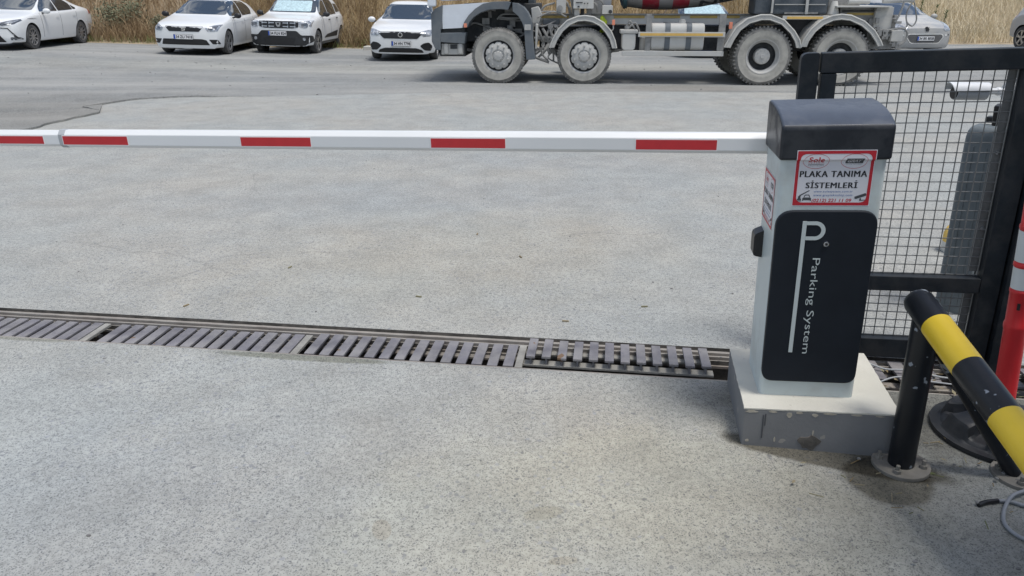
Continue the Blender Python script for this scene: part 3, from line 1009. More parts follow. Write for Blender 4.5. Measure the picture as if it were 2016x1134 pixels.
def plate(c, r):
    mb = MB().cyl((c[0], c[1], c[2] - .012), (c[0], c[1], c[2] + .004), r, n=36)
    o = mb.build('base_plate', M_['base_plate'], GR, bevel=.003)
    for t in (-.5, 1.3, 2.65, 4.1):
        x, y = c[0] + r * .74 * math.cos(t), c[1] + r * .74 * math.sin(t)
        b = MB().cyl((x, y, c[2] + .003), (x, y, c[2] + .017), .014, n=6).cyl((x, y, c[2] + .017), (x, y, c[2] + .034), .007, n=10)
        b.build('anchor_bolt', M_['base_plate'], o, bevel=.001)


plate((0, 0, 0), .098)
plate((b_end.x + .02, b_end.y - .005, b_end.z), .098)
plate((endp.x, endp.y, 0), .098)

DP = thing('delineator_post', 'red plastic delineator post with white bands on a black rubber foot', 'delineator', (1.905, 2.475, 0.006), (Matrix.Rotation(LEAN - .06, 4, 'Y') @ Matrix.Rotation(.2, 4, 'Z')).to_euler())
mb = MB()
prof = [(.056, .06), (.052, .12), (.046, .13), (.0435, .45), (.047, .462), (.047, .474), (.0425, .486), (.042, .60), (.0445, .603), (.0445, .612), (.0415, .615), (.0415, .70),
        (.045, .703), (.045, .714), (.0412, .718), (.041, .84), (.044, .843), (.044, .853), (.040, .857), (.040, 1.0), (.03, 1.012), (0.002, 1.014)]
prof = [(r * .84, z) for r, z in prof]
mb.lathe(prof, n=36)
tube = mb.build('tube', M_['red_plastic'], DP, sharp=60)
for (z0, z1) in ((.618, .699), (.722, .836)):
    MB().lathe([(.0360, z0), (.0360, z1), (.034, z1), (.034, z0)], n=36, closed=True).build('reflective_band', M_['white_band'], tube)
for t in (3.9, 4.9, 5.7):
    M = Matrix.Rotation(t, 4, 'Z')
    MB().box((.0356, 0, .555), (.004, .010, .026), M).build('slot', M_['black_plastic'], tube)
mb = MB()
vs, fs = [], []
nr, na = 26, 120
for j in range(nr + 1):
    for i in range(na):
        th = 2 * math.pi * i / na
        r = .24 * (1 - j / nr)
        blk = .5 + .5 * math.tanh(6 * (math.cos(6 * th + .5) + .35))
        z = .014
        if r < .215:
            z = .014 + .062 * (1 - smooth(.188, .208, r)) * (.25 + .75 * blk)
        z += .040 * (1 - smooth(.06, .185, r)) * (.55 + .45 * blk)
        if r < .08:
            z = .118
        vs.append((r * math.cos(th), r * math.sin(th), max(z, .012)))
for j in range(nr):
    for i in range(na):
        fs.append((j * na + i, j * na + (i + 1) % na, (j + 1) * na + (i + 1) % na, (j + 1) * na + i))
k0 = len(vs)
for i in range(na):
    th = 2 * math.pi * i / na
    vs.append((.24 * math.cos(th), .24 * math.sin(th), -.002))
fs += [(i, k0 + i, k0 + (i + 1) % na, (i + 1) % na) for i in range(na)]
mb.raw(vs, fs)
foot = mb.build('rubber_foot', M_['rubber'], DP, sharp=32)
foot.rotation_euler = (DP.rotation_euler.to_matrix().inverted() @ Matrix.Rotation(.2, 3, 'Z')).to_euler()     # the foot lies flat, only the tube leans

# second delineator stub at the right edge
DQ = thing('grey_pole', 'dark grey round pole stub beyond the red delineator at the right edge', 'pole', (2.30, 2.83, 0), lean_rot(0))
MB().cyl((0, 0, 0), (0, 0, .34), .05, n=24).build('shaft', M_['column'], DQ, bevel=.006)

SC = thing('steel_column', 'slate blue square steel column with rounded top standing behind the gate mesh', 'column', (2.435, 3.735, -.01), lean_rot(-.83))
mb = MB()
sq = [(-.078, -.078), (.078, -.078), (.078, .078), (-.078, .078)]
rings = [(0, 1), (.90, 1), (.955, .985), (.985, .93), (1.004, .80), (1.008, .4)]
vs = []
base = rpoly(sq, .018, 3)
for z, s in rings:
    vs += [(x * s, y * s, z) for x, y in base]
n = len(base)
fs = [(j * n + i, j * n + (i + 1) % n, (j + 1) * n + (i + 1) % n, (j + 1) * n + i) for j in range(len(rings) - 1) for i in range(n)]
fs.append(tuple(range((len(rings) - 1) * n, len(rings) * n)))
mb.raw(vs, fs)
mb.build('shaft', M_['column'], SC, sharp=60)
for q in (-.03, .03):
    MB().box((q, -.079, .48), (.006, .004, .86)).build('rib', M_['column'], SC, bevel=.001)
mb = MB().box((.02, .05, 1.03), (.10, .05, .03)).box((.06, .06, 1.08), (.04, .05, .10), Matrix.Rotation(.15, 4, 'X'))
mb.build('bracket', M_['black_plastic'], SC, bevel=.006)
MB().box((.082, 0, .45), (.006, .10, .84)).build('cover_strip', M_['column_dark'], SC, bevel=.002)

CPo = thing('camera_pole', 'slim grey square pole carrying the white security camera behind the gate', 'pole', (2.70, 3.97, -.01), lean_rot(0))
MB().box((0, 0, .64), (.06, .06, 1.28)).build('shaft', M_['cam_grey'], CPo, bevel=.004)

SCm = thing('security_camera', 'white bullet security camera pointing left on its wall arm behind the gate mesh', 'camera', (2.625, 3.93, 1.138), (0, .02, .06))
SCm.scale = (.88, .88, .88)
mb = MB().tube([(-.385, 0, -.012), (-.195, 0, -.012)], .040, n=24)
body = mb.build('body', M_['cam_grey'], SCm, bevel=.004)
mb = MB()
hs = []
for x in (-.415, -.19):
    for i in range(13):
        t = math.pi * i / 12
        hs.append((x - (.018 * math.sin(t) if x < -.3 else 0), .046 * math.cos(t), .004 + .046 * math.sin(t)))
for x in (-.415, -.19):
    for i in range(13):
        t = math.pi * i / 12
        hs.append((x - (.018 * math.sin(t) if x < -.3 else 0), .042 * math.cos(t), .004 + .042 * math.sin(t)))
fs = []
for i in range(12):
    fs += [(i, i + 1, 13 + i + 1, 13 + i), (26 + i, 26 + i + 1, 39 + i + 1, 39 + i), (i, i + 1, 26 + i + 1, 26 + i), (13 + i, 13 + i + 1, 39 + i + 1, 39 + i)]
fs += [(0, 13, 39, 26), (12, 25, 51, 38)]
mb.raw(hs, fs)
mb.build('sunshield', M_['cam_white'], SCm)
MB().cyl((-.392, 0, -.012), (-.384, 0, -.012), .034, n=24).build('lens_face', M_['black_plastic'], body)
MB().tube([(-.195, 0, 0), (-.15, 0, .0), (-.07, 0, .0)], [.022, .018, .018], n=14).ball((-.12, 0, 0), .025).build('arm', M_['cam_white'], SCm)
MB().cyl((-.075, 0, 0), (-.035, 0, 0), .050, .056, n=28).build('mount_disc', M_['cam_white'], SCm, bevel=.004)
MB().box((.0, .0, 0), (.066, .12, .15)).build('junction_box', M_['cam_white'], SCm, bevel=.006)

YS = thing('painted_stone', 'yellow and white painted kerb stone on the pavement beyond the gate mesh', 'painted stone', (2.965, 4.70, -.01), (0, 0, .3))
YS.scale = (.72, .72, .9)
rk = MB().lathe([(.085, 0), (.10, .02), (.105, .08), (.1, .1)], n=14).build('stone_base', M_['white_stone'], YS)
rk = MB().lathe([(.103, .09), (.105, .15), (.085, .20), (.05, .222), (.002, .226)], n=14).build('stone_top', M_['yellow_stone'], YS)

cab_pts = [(1.857, 2.306, .14), (1.835, 2.27, .06), (1.813, 2.228, .012), (1.79, 2.16, .009), (1.79, 2.11, .009), (1.85, 2.04, .009)]
mb = MB()


def spline(pts, k=8):
    pts = [Vector(p) for p in pts]
    out = []
    for i in range(len(pts) - 1):
        p0, p1, p2, p3 = pts[max(i - 1, 0)], pts[i], pts[i + 1], pts[min(i + 2, len(pts) - 1)]
        for j in range(k):
            t = j / k
            out.append(0.5 * ((2 * p1) + (p2 - p0) * t + (2 * p0 - 5 * p1 + 4 * p2 - p3) * t * t + (3 * p1 - p0 - 3 * p2 + p3) * t ** 3))
    out.append(pts[-1])
    return out


CB = thing('cable', 'loose grey cable with a black taped end, looped on the ground below the guard rail', 'cable', (1.7, 2.03, .005))
off = Vector((1.7, 2.03, .005))
lead = [(1.645, 2.056, .009), (1.69, 2.05, .009), (1.73, 2.026, .009), (1.80, 2.02, .009), (1.86, 2.06, .009), (1.83, 2.12, .016), (1.765, 2.10, .016), (1.694, 2.062, .020), (1.632, 1.998, .010),
        (1.596, 1.93, .009), (1.612, 1.868, .009), (1.68, 1.82, .009), (1.78, 1.80, .009), (1.9, 1.82, .009)]
mb.tube([p - off for p in spline(lead)], .0062, n=10)
mb.tube([p - off for p in spline(cab_pts)], .0062, n=10)
mb.build('sheath', M_['cable'], CB)
MB().tube([p - off for p in spline([(1.569, 2.034, .008), (1.60, 2.047, .009), (1.648, 2.056, .009)])], .0078, n=10).build('taped_end', M_['black_plastic'], CB)

WC = MB().tube(spline([(1.50, 3.06, .02), (1.62, 3.03, .03), (1.70, 2.98, .022), (1.80, 2.95, .03), (1.93, 2.90, .02), (2.05, 2.92, .02)]), .0045, n=8)
WC.tube(spline([(1.60, 2.85, .02), (1.72, 2.90, .025), (1.86, 2.86, .02), (2.0, 2.82, .02)]), .0038, n=8)
o = WC.build('thin_cable', M_['cam_grey'])
tag(o, 'thin pale cables trailing over the short grate under the gate', 'cable')

# ------------------------------------------------------------------ gatehouse added unseen behind the camera: its eaves shade the near right corner
M_['render_wall'] = pbr('grey_rendered_wall', (0.24, 0.24, 0.23), 0.9, var=0.1, vscale=2, bump=0.3)
M_['eaves'] = pbr('dark_roof_sheet', (0.06, 0.065, 0.07), 0.6, var=0.15, vscale=3)
GH = thing('shade_hut', 'unseen grey hut with a wide flat roof, added beside the camera for its shade', 'shade_hut', (2.45, .50, 0))
MB().box((1.9, -2.2, 1.45), (3.8, 4.4, 2.9)).build('wall', M_['render_wall'], GH, bevel=.01)
MB().box((1.8, -1.9, 3.0), (5.0, 6.2, .16)).build('roof', M_['eaves'], GH, bevel=.02)
wf = MB().box((-.01, -1.2, 1.55), (.05, 1.3, 1.0)).build('window', M_['trim'] if 'trim' in M_ else M_['gate'], GH, bevel=.006)
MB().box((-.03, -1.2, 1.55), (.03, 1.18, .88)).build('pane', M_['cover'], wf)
MB().box((1.2, .01, 1.03), (.9, .05, 2.05)).build('door', M_['gate'], GH, bevel=.006)

# ------------------------------------------------------------------ vehicle materials
def paint(name, col, rough=0.28, dust=0.0):
    m = pbr(name, col, rough, 0.0, var=0.02, vscale=2, coat=0.5, dust=(0.45, 0.43, 0.39) if dust else None, dust_amt=dust, dust_scale=2.2)
    return m


M_['white_paint'] = paint('white_car_paint', (0.74, 0.755, 0.76))
M_['silver_paint'] = paint('silver_car_paint', (0.33, 0.335, 0.335), 0.36, 0.16)
M_['blue_paint'] = paint('dark_blue_car_paint', (0.03, 0.06, 0.14))
M_['grey_paint'] = paint('dusty_grey_car_paint', (0.36, 0.37, 0.38), 0.4, 0.2)
m, nt, b = new_mat('car_glass')
b.inputs['Base Color'].default_value = (0.018, 0.028, 0.036, 1)
b.inputs['Roughness'].default_value = 0.03
b.inputs['IOR'].default_value = 2.1
b.inputs['Coat Weight'].default_value = 1.0
b.inputs['Coat Roughness'].default_value = 0.02
M_['glass'] = m
M_['trim'] = pbr('black_trim', (0.022, 0.023, 0.025), 0.5, var=0.15, vscale=20)
M_['grille'] = pbr('black_grille', (0.012, 0.012, 0.014), 0.35, var=0.5, vscale=90)
M_['lamp'] = pbr('headlamp_lens', (0.34, 0.36, 0.39), 0.08, 0.3, var=0.55, vscale=16, coat=1.0)
M_['lamp_dark'] = pbr('headlamp_dark', (0.10, 0.11, 0.13), 0.1, 0.2, var=0.5, vscale=20, coat=1.0)
M_['tail'] = pbr('tail_lamp', (0.32, 0.015, 0.015), 0.12, var=0.2, coat=1.0)
M_['tyre'] = pbr('tyre_rubber', (0.030, 0.031, 0.034), 0.85, var=0.2, vscale=12, dust=(0.16, 0.155, 0.15), dust_amt=0.25, dust_scale=5)
M_['alloy'] = pbr('alloy_rim', (0.50, 0.51, 0.53), 0.3, 0.75, var=0.06)
M_['alloy_dark'] = pbr('rim_recess', (0.05, 0.05, 0.055), 0.5, 0.2, var=0.1)
M_['plate_white'] = pbr('number_plate', (0.74, 0.74, 0.74), 0.4, var=0.02)
M_['plate_blue'] = pbr('plate_blue_band', (0.02, 0.08, 0.42), 0.4, var=0.02)
M_['sunshade'] = pbr('silver_sunshade', (0.50, 0.66, 0.70), 0.25, 0.2, var=0.25, vscale=18, bump=0.5, bscale=30)
M_['underbody'] = pbr('underbody', (0.018, 0.018, 0.018), 0.9, var=0.2)
M_['seam'] = pbr('panel_gap', (0.20, 0.21, 0.22), 0.6, var=0.05)


def wheel(parent, c, r, w, side, style='ten'):
    """side +1: outer face towards +x"""
    hub = MB()
    M = Matrix.Translation(c) @ Matrix.Rotation(math.pi / 2 * side, 4, 'Y')       # local +Z = outward
    rr = r * .66
    hub.lathe([(rr, -w * .5), (rr * 1.02, -w * .5 - .0), (r * .93, -w * .5), (r * .985, -w * .38), (r, -w * .25), (r, w * .25), (r * .985, w * .38), (r * .93, w * .5), (rr * 1.02, w * .5), (rr, w * .44)], M, 40, closed=True)
    o = hub.build('wheel', M_['tyre'], parent, sharp=50)
    mb = MB()
    mb.mi = 1
    mb.lathe([(rr * 1.0, -w * .3), (rr * .96, w * .18), (.02, w * .18)], M, 32)
    mb.mi = 0
    mb.lathe([(rr * .93, w * .40), (rr * .93, w * .46), (rr * 1.03, w * .47), (rr * 1.03, w * .40)], M, 40, closed=True)
    n = 5 if style != 'ten' else 10
    for i in range(n):
        t = 2 * math.pi * i / n
        S = M @ Matrix.Rotation(t, 4, 'Z')
        if style == 'ten':
            mb.box((rr * .52, 0, w * .36), (rr * .92, .028, .03), S)
        else:
            for q in (-.13, .13):
                mb.box((rr * .52, 0, w * .36), (rr * .92, .03, .03), S @ Matrix.Rotation(q, 4, 'Z'))
    mb.cyl(M @ Vector((0, 0, w * .2)), M @ Vector((0, 0, w * .42)), .055, n=16)
    mb.build('rim', [M_['alloy'], M_['alloy_dark']], o, bevel=0)
    return o


def vehicle(spec, label, cat, name, loc, yaw, roll=0.0):
    """nose towards -y, x to the car's left; spec holds its profile and its front and side shapes"""
    L, HW, paintm = spec['L'], spec['W'] / 2, M_[spec.get('paint', 'white_paint')]
    fo, wb, wd = spec['fo'], spec['wb'], spec['wd']
    root = thing(name, label, cat, loc, (Matrix.Rotation(yaw, 4, 'Z') @ Matrix.Rotation(roll, 4, 'Y')).to_euler())
    grid = np.linspace(0, L, 241)

    def curve(k, sm):
        pts = spec[k]
        v = np.interp(grid, [p[0] for p in pts], [p[1] for p in pts])
        n = max(1, int(sm / (L / 240)))
        if n > 1:
            ker = np.hanning(n + 2)[1:-1]
            ker /= ker.sum()
            pad = n
            vv = np.concatenate([2 * v[0] - v[1:pad + 1][::-1], v, 2 * v[-1] - v[-pad - 1:-1][::-1]])
            v = np.convolve(vv, ker, 'same')[pad:-pad]
        return v
    top, sh, wid, bot = curve('top', .26), curve('sh', .5), curve('w', .35), curve('bot', .15)
    gt = lambda a, s: float(np.interp(s, grid, a))
    WR = spec['wr']

    def section(s):
        zt, zs, w, zb = gt(top, s), gt(sh, s), gt(wid, s) * HW, gt(bot, s)
        zs = min(zs, zt - .03)
        d = zt - zs
        g = smooth(.10, .34, d)
        wr = WR * w
        low = [(0, zb), (.55 * w, zb), (.88 * w, zb + .015), (.965 * w, zb + .09), (.995 * w, zb + (zs - zb) * .42), (1.0 * w, zb + (zs - zb) * .62), (.985 * w, zs - .07), (.955 * w, zs)]
        hood = [(.91 * w, zs + .38 * d), (.82 * w, zs + .62 * d), (.66 * w, zs + .82 * d), (.36 * w, zs + .95 * d), (0, zt)]
        house = [(.925 * w, zs + .03), (wr + (.925 * w - wr) * .30, zs + .70 * d), (wr, zt - .085), (.80 * wr, zt - .022), (0, zt)]
        up = [(h[0] * (1 - g) + q[0] * g, h[1] * (1 - g) + q[1] * g) for h, q in zip(hood, house)]
        if g > .55:
            up.insert(4, (.4 * wr, zt - .004))
        else:
            a, c = up[3], up[4]
            up.insert(4, (a[0] * .5, (a[1] + 3 * c[1]) / 4))
        pts = low + up
        out = []
        n = len(pts)
        for i in range(n - 1):
            p0, p1, p2, p3 = pts[max(i - 1, 0)], pts[i], pts[i + 1], pts[min(i + 2, n - 1)]
            for j in range(3):
                t = j / 3
                f = lambda a, b, c, e: .5 * (2 * b + (c - a) * t + (2 * a - 5 * b + 4 * c - e) * t * t + (3 * b - a - 3 * c + e) * t ** 3)
                out.append((max(0, f(p0[0], p1[0], p2[0], p3[0])), f(p0[1], p1[1], p2[1], p3[1])))
        out.append(pts[-1])
        return out

    def warp(x, s, z):
        fa = max(0, 1 - s / .85) ** 1.3
        ra = max(0, 1 - (L - s) / .7) ** 1.3
        y = s + spec.get('sweep', .20) * min(1.3, (abs(x) / HW)) ** 3.2 * fa - .16 * min(1.3, (abs(x) / HW)) ** 3.2 * ra
        zc = spec.get('nose_z', .46)
        y += .26 * max(0, (z - zc)) ** 2 / .1 * .10 * max(0, 1 - s / .3)
        if z < .30:
            y += (.30 - z) * .35 * max(0, 1 - s / .4)
        return (x, y - fo, z)

    ss = sorted(set([0.0, .02, .06, .12, .2, .3] + list(np.linspace(.42, L - .3, 46)) + [L - .18, L - .08, L - .02, L]))
    vs, fs = [], []
    rings = []
    for s in ss:
        h = section(s)
        full = h + [(-x, z) for x, z in reversed(h[1:-1])]
        rings.append(full)
    nr = len(rings[0])
    for s, full in zip(ss, rings):
        vs += [warp(x, s, z) for x, z in full]
    for j in range(len(ss) - 1):
        for i in range(nr):
            fs.append((j * nr + i, j * nr + (i + 1) % nr, (j + 1) * nr + (i + 1) % nr, (j + 1) * nr + i))
    for s, full, base in ((0.0, rings[0], 0), (L, rings[-1], (len(ss) - 1) * nr)):
        zc = sum(z for _, z in full) / nr
        prev = list(range(base, base + nr))
        for k in (.85, .65, .4, .15):
            cur = []
            for x, z in full:
                cur.append(len(vs))
                vs.append(warp(x * k, s, zc + (z - zc) * k))
            fs += [(prev[i], prev[(i + 1) % nr], cur[(i + 1) % nr], cur[i]) for i in range(nr)]
            prev = cur
        fs.append(tuple(prev))
    mb = MB().raw(vs, fs)
    body = mb.build('body', [paintm, M_['underbody']], root, sharp=55)
    # wheel wells cut out of the shell
    cut = MB()
    for yy in (0, wb):
        for sx in (-1, 1):
            cut.cyl((sx * (HW - .30), yy, wd / 2), (sx * (HW + .3), yy, wd / 2), wd / 2 + spec.get('arch', .045), n=36)
    co = cut.build('cutter', M_['underbody'], root, flat=True)
    md = body.modifiers.new('wells', 'BOOLEAN')
    md.object = co
    md.operation = 'DIFFERENCE'
    md.solver = 'EXACT'
    bpy.context.view_layer.update()
    md.material_mode = 'TRANSFER'
    dg = bpy.context.evaluated_depsgraph_get()
    me = bpy.data.meshes.new_from_object(body.evaluated_get(dg))
    body.modifiers.clear()
    old = body.data
    body.data = me
    bpy.data.meshes.remove(old)
    bpy.data.objects.remove(co)
    ui = [i for i, m_ in enumerate(me.materials) if m_ == M_['underbody']][0]
    for p in me.polygons:
        if p.normal.z < -.75 and p.center.z < .35:
            p.material_index = ui
    me.set_sharp_from_angle(angle=R(45))
    bm = bmesh.new()
    bm.from_mesh(me)
    bvh = BVHTree.FromBMesh(bm)
    bm.free()

    def patch(name, poly, mat, axis, parent=None, lift=.004, cuts=3, holes=None, mirror=False):
        """a shaped skin lying on the shell. axis 'front': poly in (x, z); 'left'/'right': poly in (y from front axle, z)"""
        b2 = bmesh.new()
        vv = [b2.verts.new((a, 0, c)) for a, c in poly]
        b2.faces.new(vv)
        bmesh.ops.triangulate(b2, faces=b2.faces[:])
        for _ in range(cuts):
            bmesh.ops.subdivide_edges(b2, edges=[e for e in b2.edges if e.calc_length() > .07], cuts=1, use_grid_fill=True)
            bmesh.ops.triangulate(b2, faces=b2.faces[:])
        for v in b2.verts:
            a, z = v.co.x, v.co.z
            if axis == 'front':
                o_, d_ = Vector((a, -5, z)), Vector((0, 1, 0))
            elif axis == 'rear':
                o_, d_ = Vector((a, 9, z)), Vector((0, -1, 0))
            elif axis == 'left':
                o_, d_ = Vector((4, a, z)), Vector((-1, 0, 0))
            elif axis == 'top':
                o_, d_ = Vector((a, z, 5)), Vector((0, 0, -1))
            else:
                o_, d_ = Vector((-4, a, z)), Vector((1, 0, 0))
            hit, nrm, _, _ = bvh.ray_cast(o_, d_)
            if hit is None:
                hit, nrm, _, _ = bvh.find_nearest(o_ + d_ * (4.2 if axis != 'rear' else 5))
            if nrm.dot(d_) > 0:
                nrm = -nrm
            v.co = hit + nrm * lift
        bmesh.ops.recalc_face_normals(b2, faces=b2.faces[:])
        ctr = sum((v.co for v in b2.verts), Vector()) / len(b2.verts)
        dd = {'front': Vector((0, -1, 0)), 'rear': Vector((0, 1, 0)), 'left': Vector((1, 0, 0)), 'right': Vector((-1, 0, 0)), 'top': Vector((0, 0, 1))}[axis]
        if sum((f.normal.dot(dd) * f.calc_area() for f in b2.faces)) < 0:
            bmesh.ops.reverse_faces(b2, faces=b2.faces[:])
        ext = bmesh.ops.extrude_face_region(b2, geom=b2.faces[:])
        me2 = bpy.data.meshes.new(name)
        nv = [g_ for g_ in ext['geom'] if isinstance(g_, bmesh.types.BMVert)]
        for v in nv:
            v.co -= dd * 0.0
        b2.normal_update()
        for v in nv:
            v.co += v.normal * .003
        b2.to_mesh(me2)
        b2.free()
        me2.materials.append(M_[mat] if isinstance(mat, str) else mat)
        me2.polygons.foreach_set('use_smooth', [True] * len(me2.polygons))
        me2.set_sharp_from_angle(angle=R(50))
        o = bpy.data.objects.new(name, me2)
        COL.objects.link(o)
        o.parent = parent or root
        return o

    def both(name, poly, mat, **k):
        a = patch(name, poly, mat, 'front', **k)
        b_ = patch(name, [(-x, z) for x, z in reversed(poly)], mat, 'front', **k)
        return a, b_

    spec['front'](patch, both, root, bvh)
    # glass
    patch('windscreen', rpoly(spec['screen'], .05), 'glass', 'front', lift=.004, cuts=4)
    if spec.get('shade'):
        patch('sunshade', rpoly(spec['shade'], .04), 'sunshade', 'front', lift=.010, cuts=4)
    for ax in ('left', 'right'):
        for wdw in spec.get('windows', []):
            patch('side_window', rpoly(wdw, .03, 3), 'glass', ax, cuts=3)
        for (y, z) in spec.get('handles', []):
            hdl = patch('door_handle', rpoly([(y - .09, z - .016), (y + .09, z - .016), (y + .09, z + .016), (y - .09, z + .016)], .015, 3), paintm if not spec.get('dark_handles') else 'trim', ax, lift=.018, cuts=1)
        for y0, z0, y1, z1 in spec.get('seams', []):
            patch('door_seam', [(y0 - .006, z0), (y0 + .006, z0), (y1 + .006, z1), (y1 - .006, z1)], 'seam', ax, lift=.0015, cuts=3)
        for poly, mt, nm in spec.get('side', []):
            patch(nm, poly, mt, ax, lift=.006, cuts=3)
    if spec.get('rear_lamp'):
        for ax in ('left', 'right'):
            patch('tail_lamp', rpoly(spec['rear_lamp'], .03, 3), 'tail', ax, lift=.005, cuts=2)
    # wheels
    for yy in (0, wb):
        for sx in (-1, 1):
            wheel(root, Vector((sx * (HW - .115), yy, wd / 2)), wd / 2, .205, sx, spec.get('rim', 'ten'))
    # mirrors
    mm = M_[spec.get('mirror', 'trim')]
    my, mz = spec['mpos']
    for sx in (-1, 1):
        a = MB().ball((sx * (HW + .10), my, mz), (.105, .06, .075), 14)
        o = a.build('mirror', mm, root)
        MB().bar((sx * (HW * .93), my + .02, mz - .06), (sx * (HW + .06), my + .01, mz - .04), .05, .04).build('mirror_arm', M_['trim'], o)
    return root, patch, bvh


def plate_on(patch, root, bvh, x, z, text, w=.50, h=.115):
    """number plate standing off the bumper"""
    hit, _, _, _ = bvh.ray_cast(Vector((x, -5, z)), Vector((0, 1, 0)))
    y = hit.y - .022
    p = MB().box((x, y, z), (w, .010, h)).build('number_plate', M_['plate_white'], root, bevel=.003)
    Mx = Matrix.Translation((0, y - .0062, 0))
    MB().box((x, y, z), (w + .014, .006, h + .012)).build('plate_frame', M_['trim'], p)
    MB().box((x - w / 2 + .022, y - .0056, z), (.042, .0012, h - .008)).build('country_band', M_['plate_blue'], p)
    mb = MB()
    put_text(mb, text, Mx, x + .022, z, width=w * .86, height=h * .66, bold=.03)
    mb.build('lettering', M_['ink_black'], p, flat=True)


SPEC = {}


def f_egea(patch, both, root, bvh):
    patch('grille', rpoly([(-.60, .735), (-.44, .575), (.44, .575), (.60, .735), (.30, .745), (-.30, .745)], .03), 'grille', 'front', cuts=3)
    both('headlamp', rpoly([(.48, .73), (.60, .635), (.80, .655), (.86, .80), (.70, .79)], .03), 'lamp')
    both('fog_pocket', rpoly([(.50, .40), (.62, .29), (.78, .28), (.82, .40), (.74, .49), (.60, .47)], .04), 'grille')
    patch('lower_grille', rpoly([(-.56, .30), (-.60, .23), (.60, .23), (.56, .30), (.40, .345), (-.40, .345)], .03), 'grille', 'front')
    patch('lip', [(-.80, .19), (.80, .19), (.80, .155), (-.80, .155)], 'trim', 'front')
    plate_on(patch, root, bvh, .02, .455, '34 HN 7798')
    hit, _, _, _ = bvh.ray_cast(Vector((0, -5, .67)), Vector((0, 1, 0)))
    bd = MB().cyl((0, hit.y - .002, .67), (0, hit.y - .022, .67), .062, n=24).build('badge', M_['chrome'], root, bevel=.006)
    MB().cyl((0, hit.y - .021, .67), (0, hit.y - .026, .67), .043, n=24).build('badge_face', M_['trim'], bd)


SPEC['egea'] = dict(L=4.53, W=1.79, fo=.91, wb=2.64, wd=.63, wr=.66,
    top=[(0, .74), (.05, .77), (.3, .84), (.7, .91), (1.10, .97), (1.28, 1.0), (1.98, 1.40), (2.3, 1.475), (2.8, 1.49), (3.3, 1.43), (3.95, 1.13), (4.2, 1.10), (4.48, 1.05), (4.53, .98)],
    sh=[(0, .68), (.4, .79), (1.2, .92), (2.5, .955), (4, 1.0), (4.53, .93)], w=[(0, .90), (.2, .965), (.6, .995), (1.2, 1), (3.4, 1), (4.1, .97), (4.53, .9)],
    bot=[(0, .19), (.6, .17), (4.0, .19), (4.53, .27)], front=f_egea,
    screen=[(-.70, 1.015), (.70, 1.015), (.56, 1.385), (-.56, 1.385)],
    windows=[[(.55, .985), (1.12, 1.36), (1.48, 1.39), (1.50, .985)], [(1.56, .985), (1.54, 1.39), (2.1, 1.36), (2.55, 1.12), (2.5, 1.0)]],
    handles=[(1.35, .86), (2.35, .89)], seams=[(.55, .3, .50, .95), (1.53, .3, 1.53, .96), (2.45, .55, 2.5, .96)], mpos=(.62, .99), mirror='white_paint', rear_lamp=[(3.35, .80), (3.6, .82), (3.6, .98), (3.35, .97)])


def f_leon(patch, both, root, bvh):
    patch('grille', rpoly([(-.50, .735), (-.39, .61), (.39, .61), (.50, .735)], .02), 'grille', 'front', cuts=3)
    for sgn in (1, -1):
        q = [(.55, .70), (.60, .615), (.82, .625), (.87, .79), (.74, .775)]
        poly = rpoly(q if sgn > 0 else [(-a, b) for a, b in reversed(q)], .015, 3)
        hl = patch('headlamp', poly, 'lamp', 'front')
        q2 = [(.62, .70), (.64, .655), (.79, .665), (.82, .755), (.74, .745)]
        patch('lamp_insert', q2 if sgn > 0 else [(-a, b) for a, b in reversed(q2)], 'lamp_dark', 'front', parent=hl, lift=.0085)
    both('fog_pocket', rpoly([(.62, .415), (.70, .30), (.85, .30), (.82, .415)], .015), 'grille')
    patch('lower_grille', rpoly([(-.58, .42), (-.63, .275), (.63, .275), (.56, .40), (.45, .425)], .02), 'grille', 'front')
    patch('lip', [(-.70, .185), (.70, .185), (.70, .15), (-.70, .15)], 'trim', 'front')
    plate_on(patch, root, bvh, -.02, .475, '34 ZU 7418')
    hit, _, _, _ = bvh.ray_cast(Vector((0, -5, .675)), Vector((0, 1, 0)))
    mb = MB()
    s_ = [(-.055, .045), (.055, .045), (.055, .02), (-.015, .02), (-.015, .008), (.055, .008), (.03, -.045), (-.055, -.045), (-.055, -.02), (.01, -.02), (.01, -.006), (-.055, -.006)]
    mb.prism([(a, b + .675) for a, b in s_], hit.y - .022, hit.y - .004)
    mb.build('badge', M_['chrome'], root)


SPEC['leon'] = dict(L=4.26, W=1.816, fo=.86, wb=2.636, wd=.635, wr=.665,
    top=[(0, .73), (.05, .76), (.3, .83), (.7, .90), (1.05, .965), (1.22, 1.0), (1.95, 1.385), (2.3, 1.45), (2.9, 1.455), (3.5, 1.40), (3.85, 1.30), (4.15, .98), (4.26, .86)],
    sh=[(0, .68), (.4, .79), (1.2, .91), (2.5, .95), (3.8, 1.0), (4.26, .84)], w=[(0, .90), (.2, .965), (.6, .995), (1.2, 1), (3.3, 1), (3.9, .97), (4.26, .9)],
    bot=[(0, .17), (.6, .16), (3.7, .18), (4.26, .27)], front=f_leon,
    screen=[(-.715, 1.015), (.715, 1.015), (.575, 1.375), (-.575, 1.375)],
    windows=[[(.50, .985), (1.10, 1.345), (1.45, 1.375), (1.47, .985)], [(1.53, .985), (1.51, 1.375), (2.1, 1.36), (2.42, 1.24), (2.5, 1.12), (2.35, 1.01)]],
    handles=[(1.3, .84), (2.2, .87)], seams=[(.48, .3, .45, .95), (1.5, .3, 1.5, .96), (2.3, .55, 2.35, .96), (.45, .80, 2.9, .905)], mpos=(.58, 1.0), mirror='black_plastic', rim='five',
    rear_lamp=[(3.05, .78), (3.3, .80), (3.3, .95), (3.05, .93)])


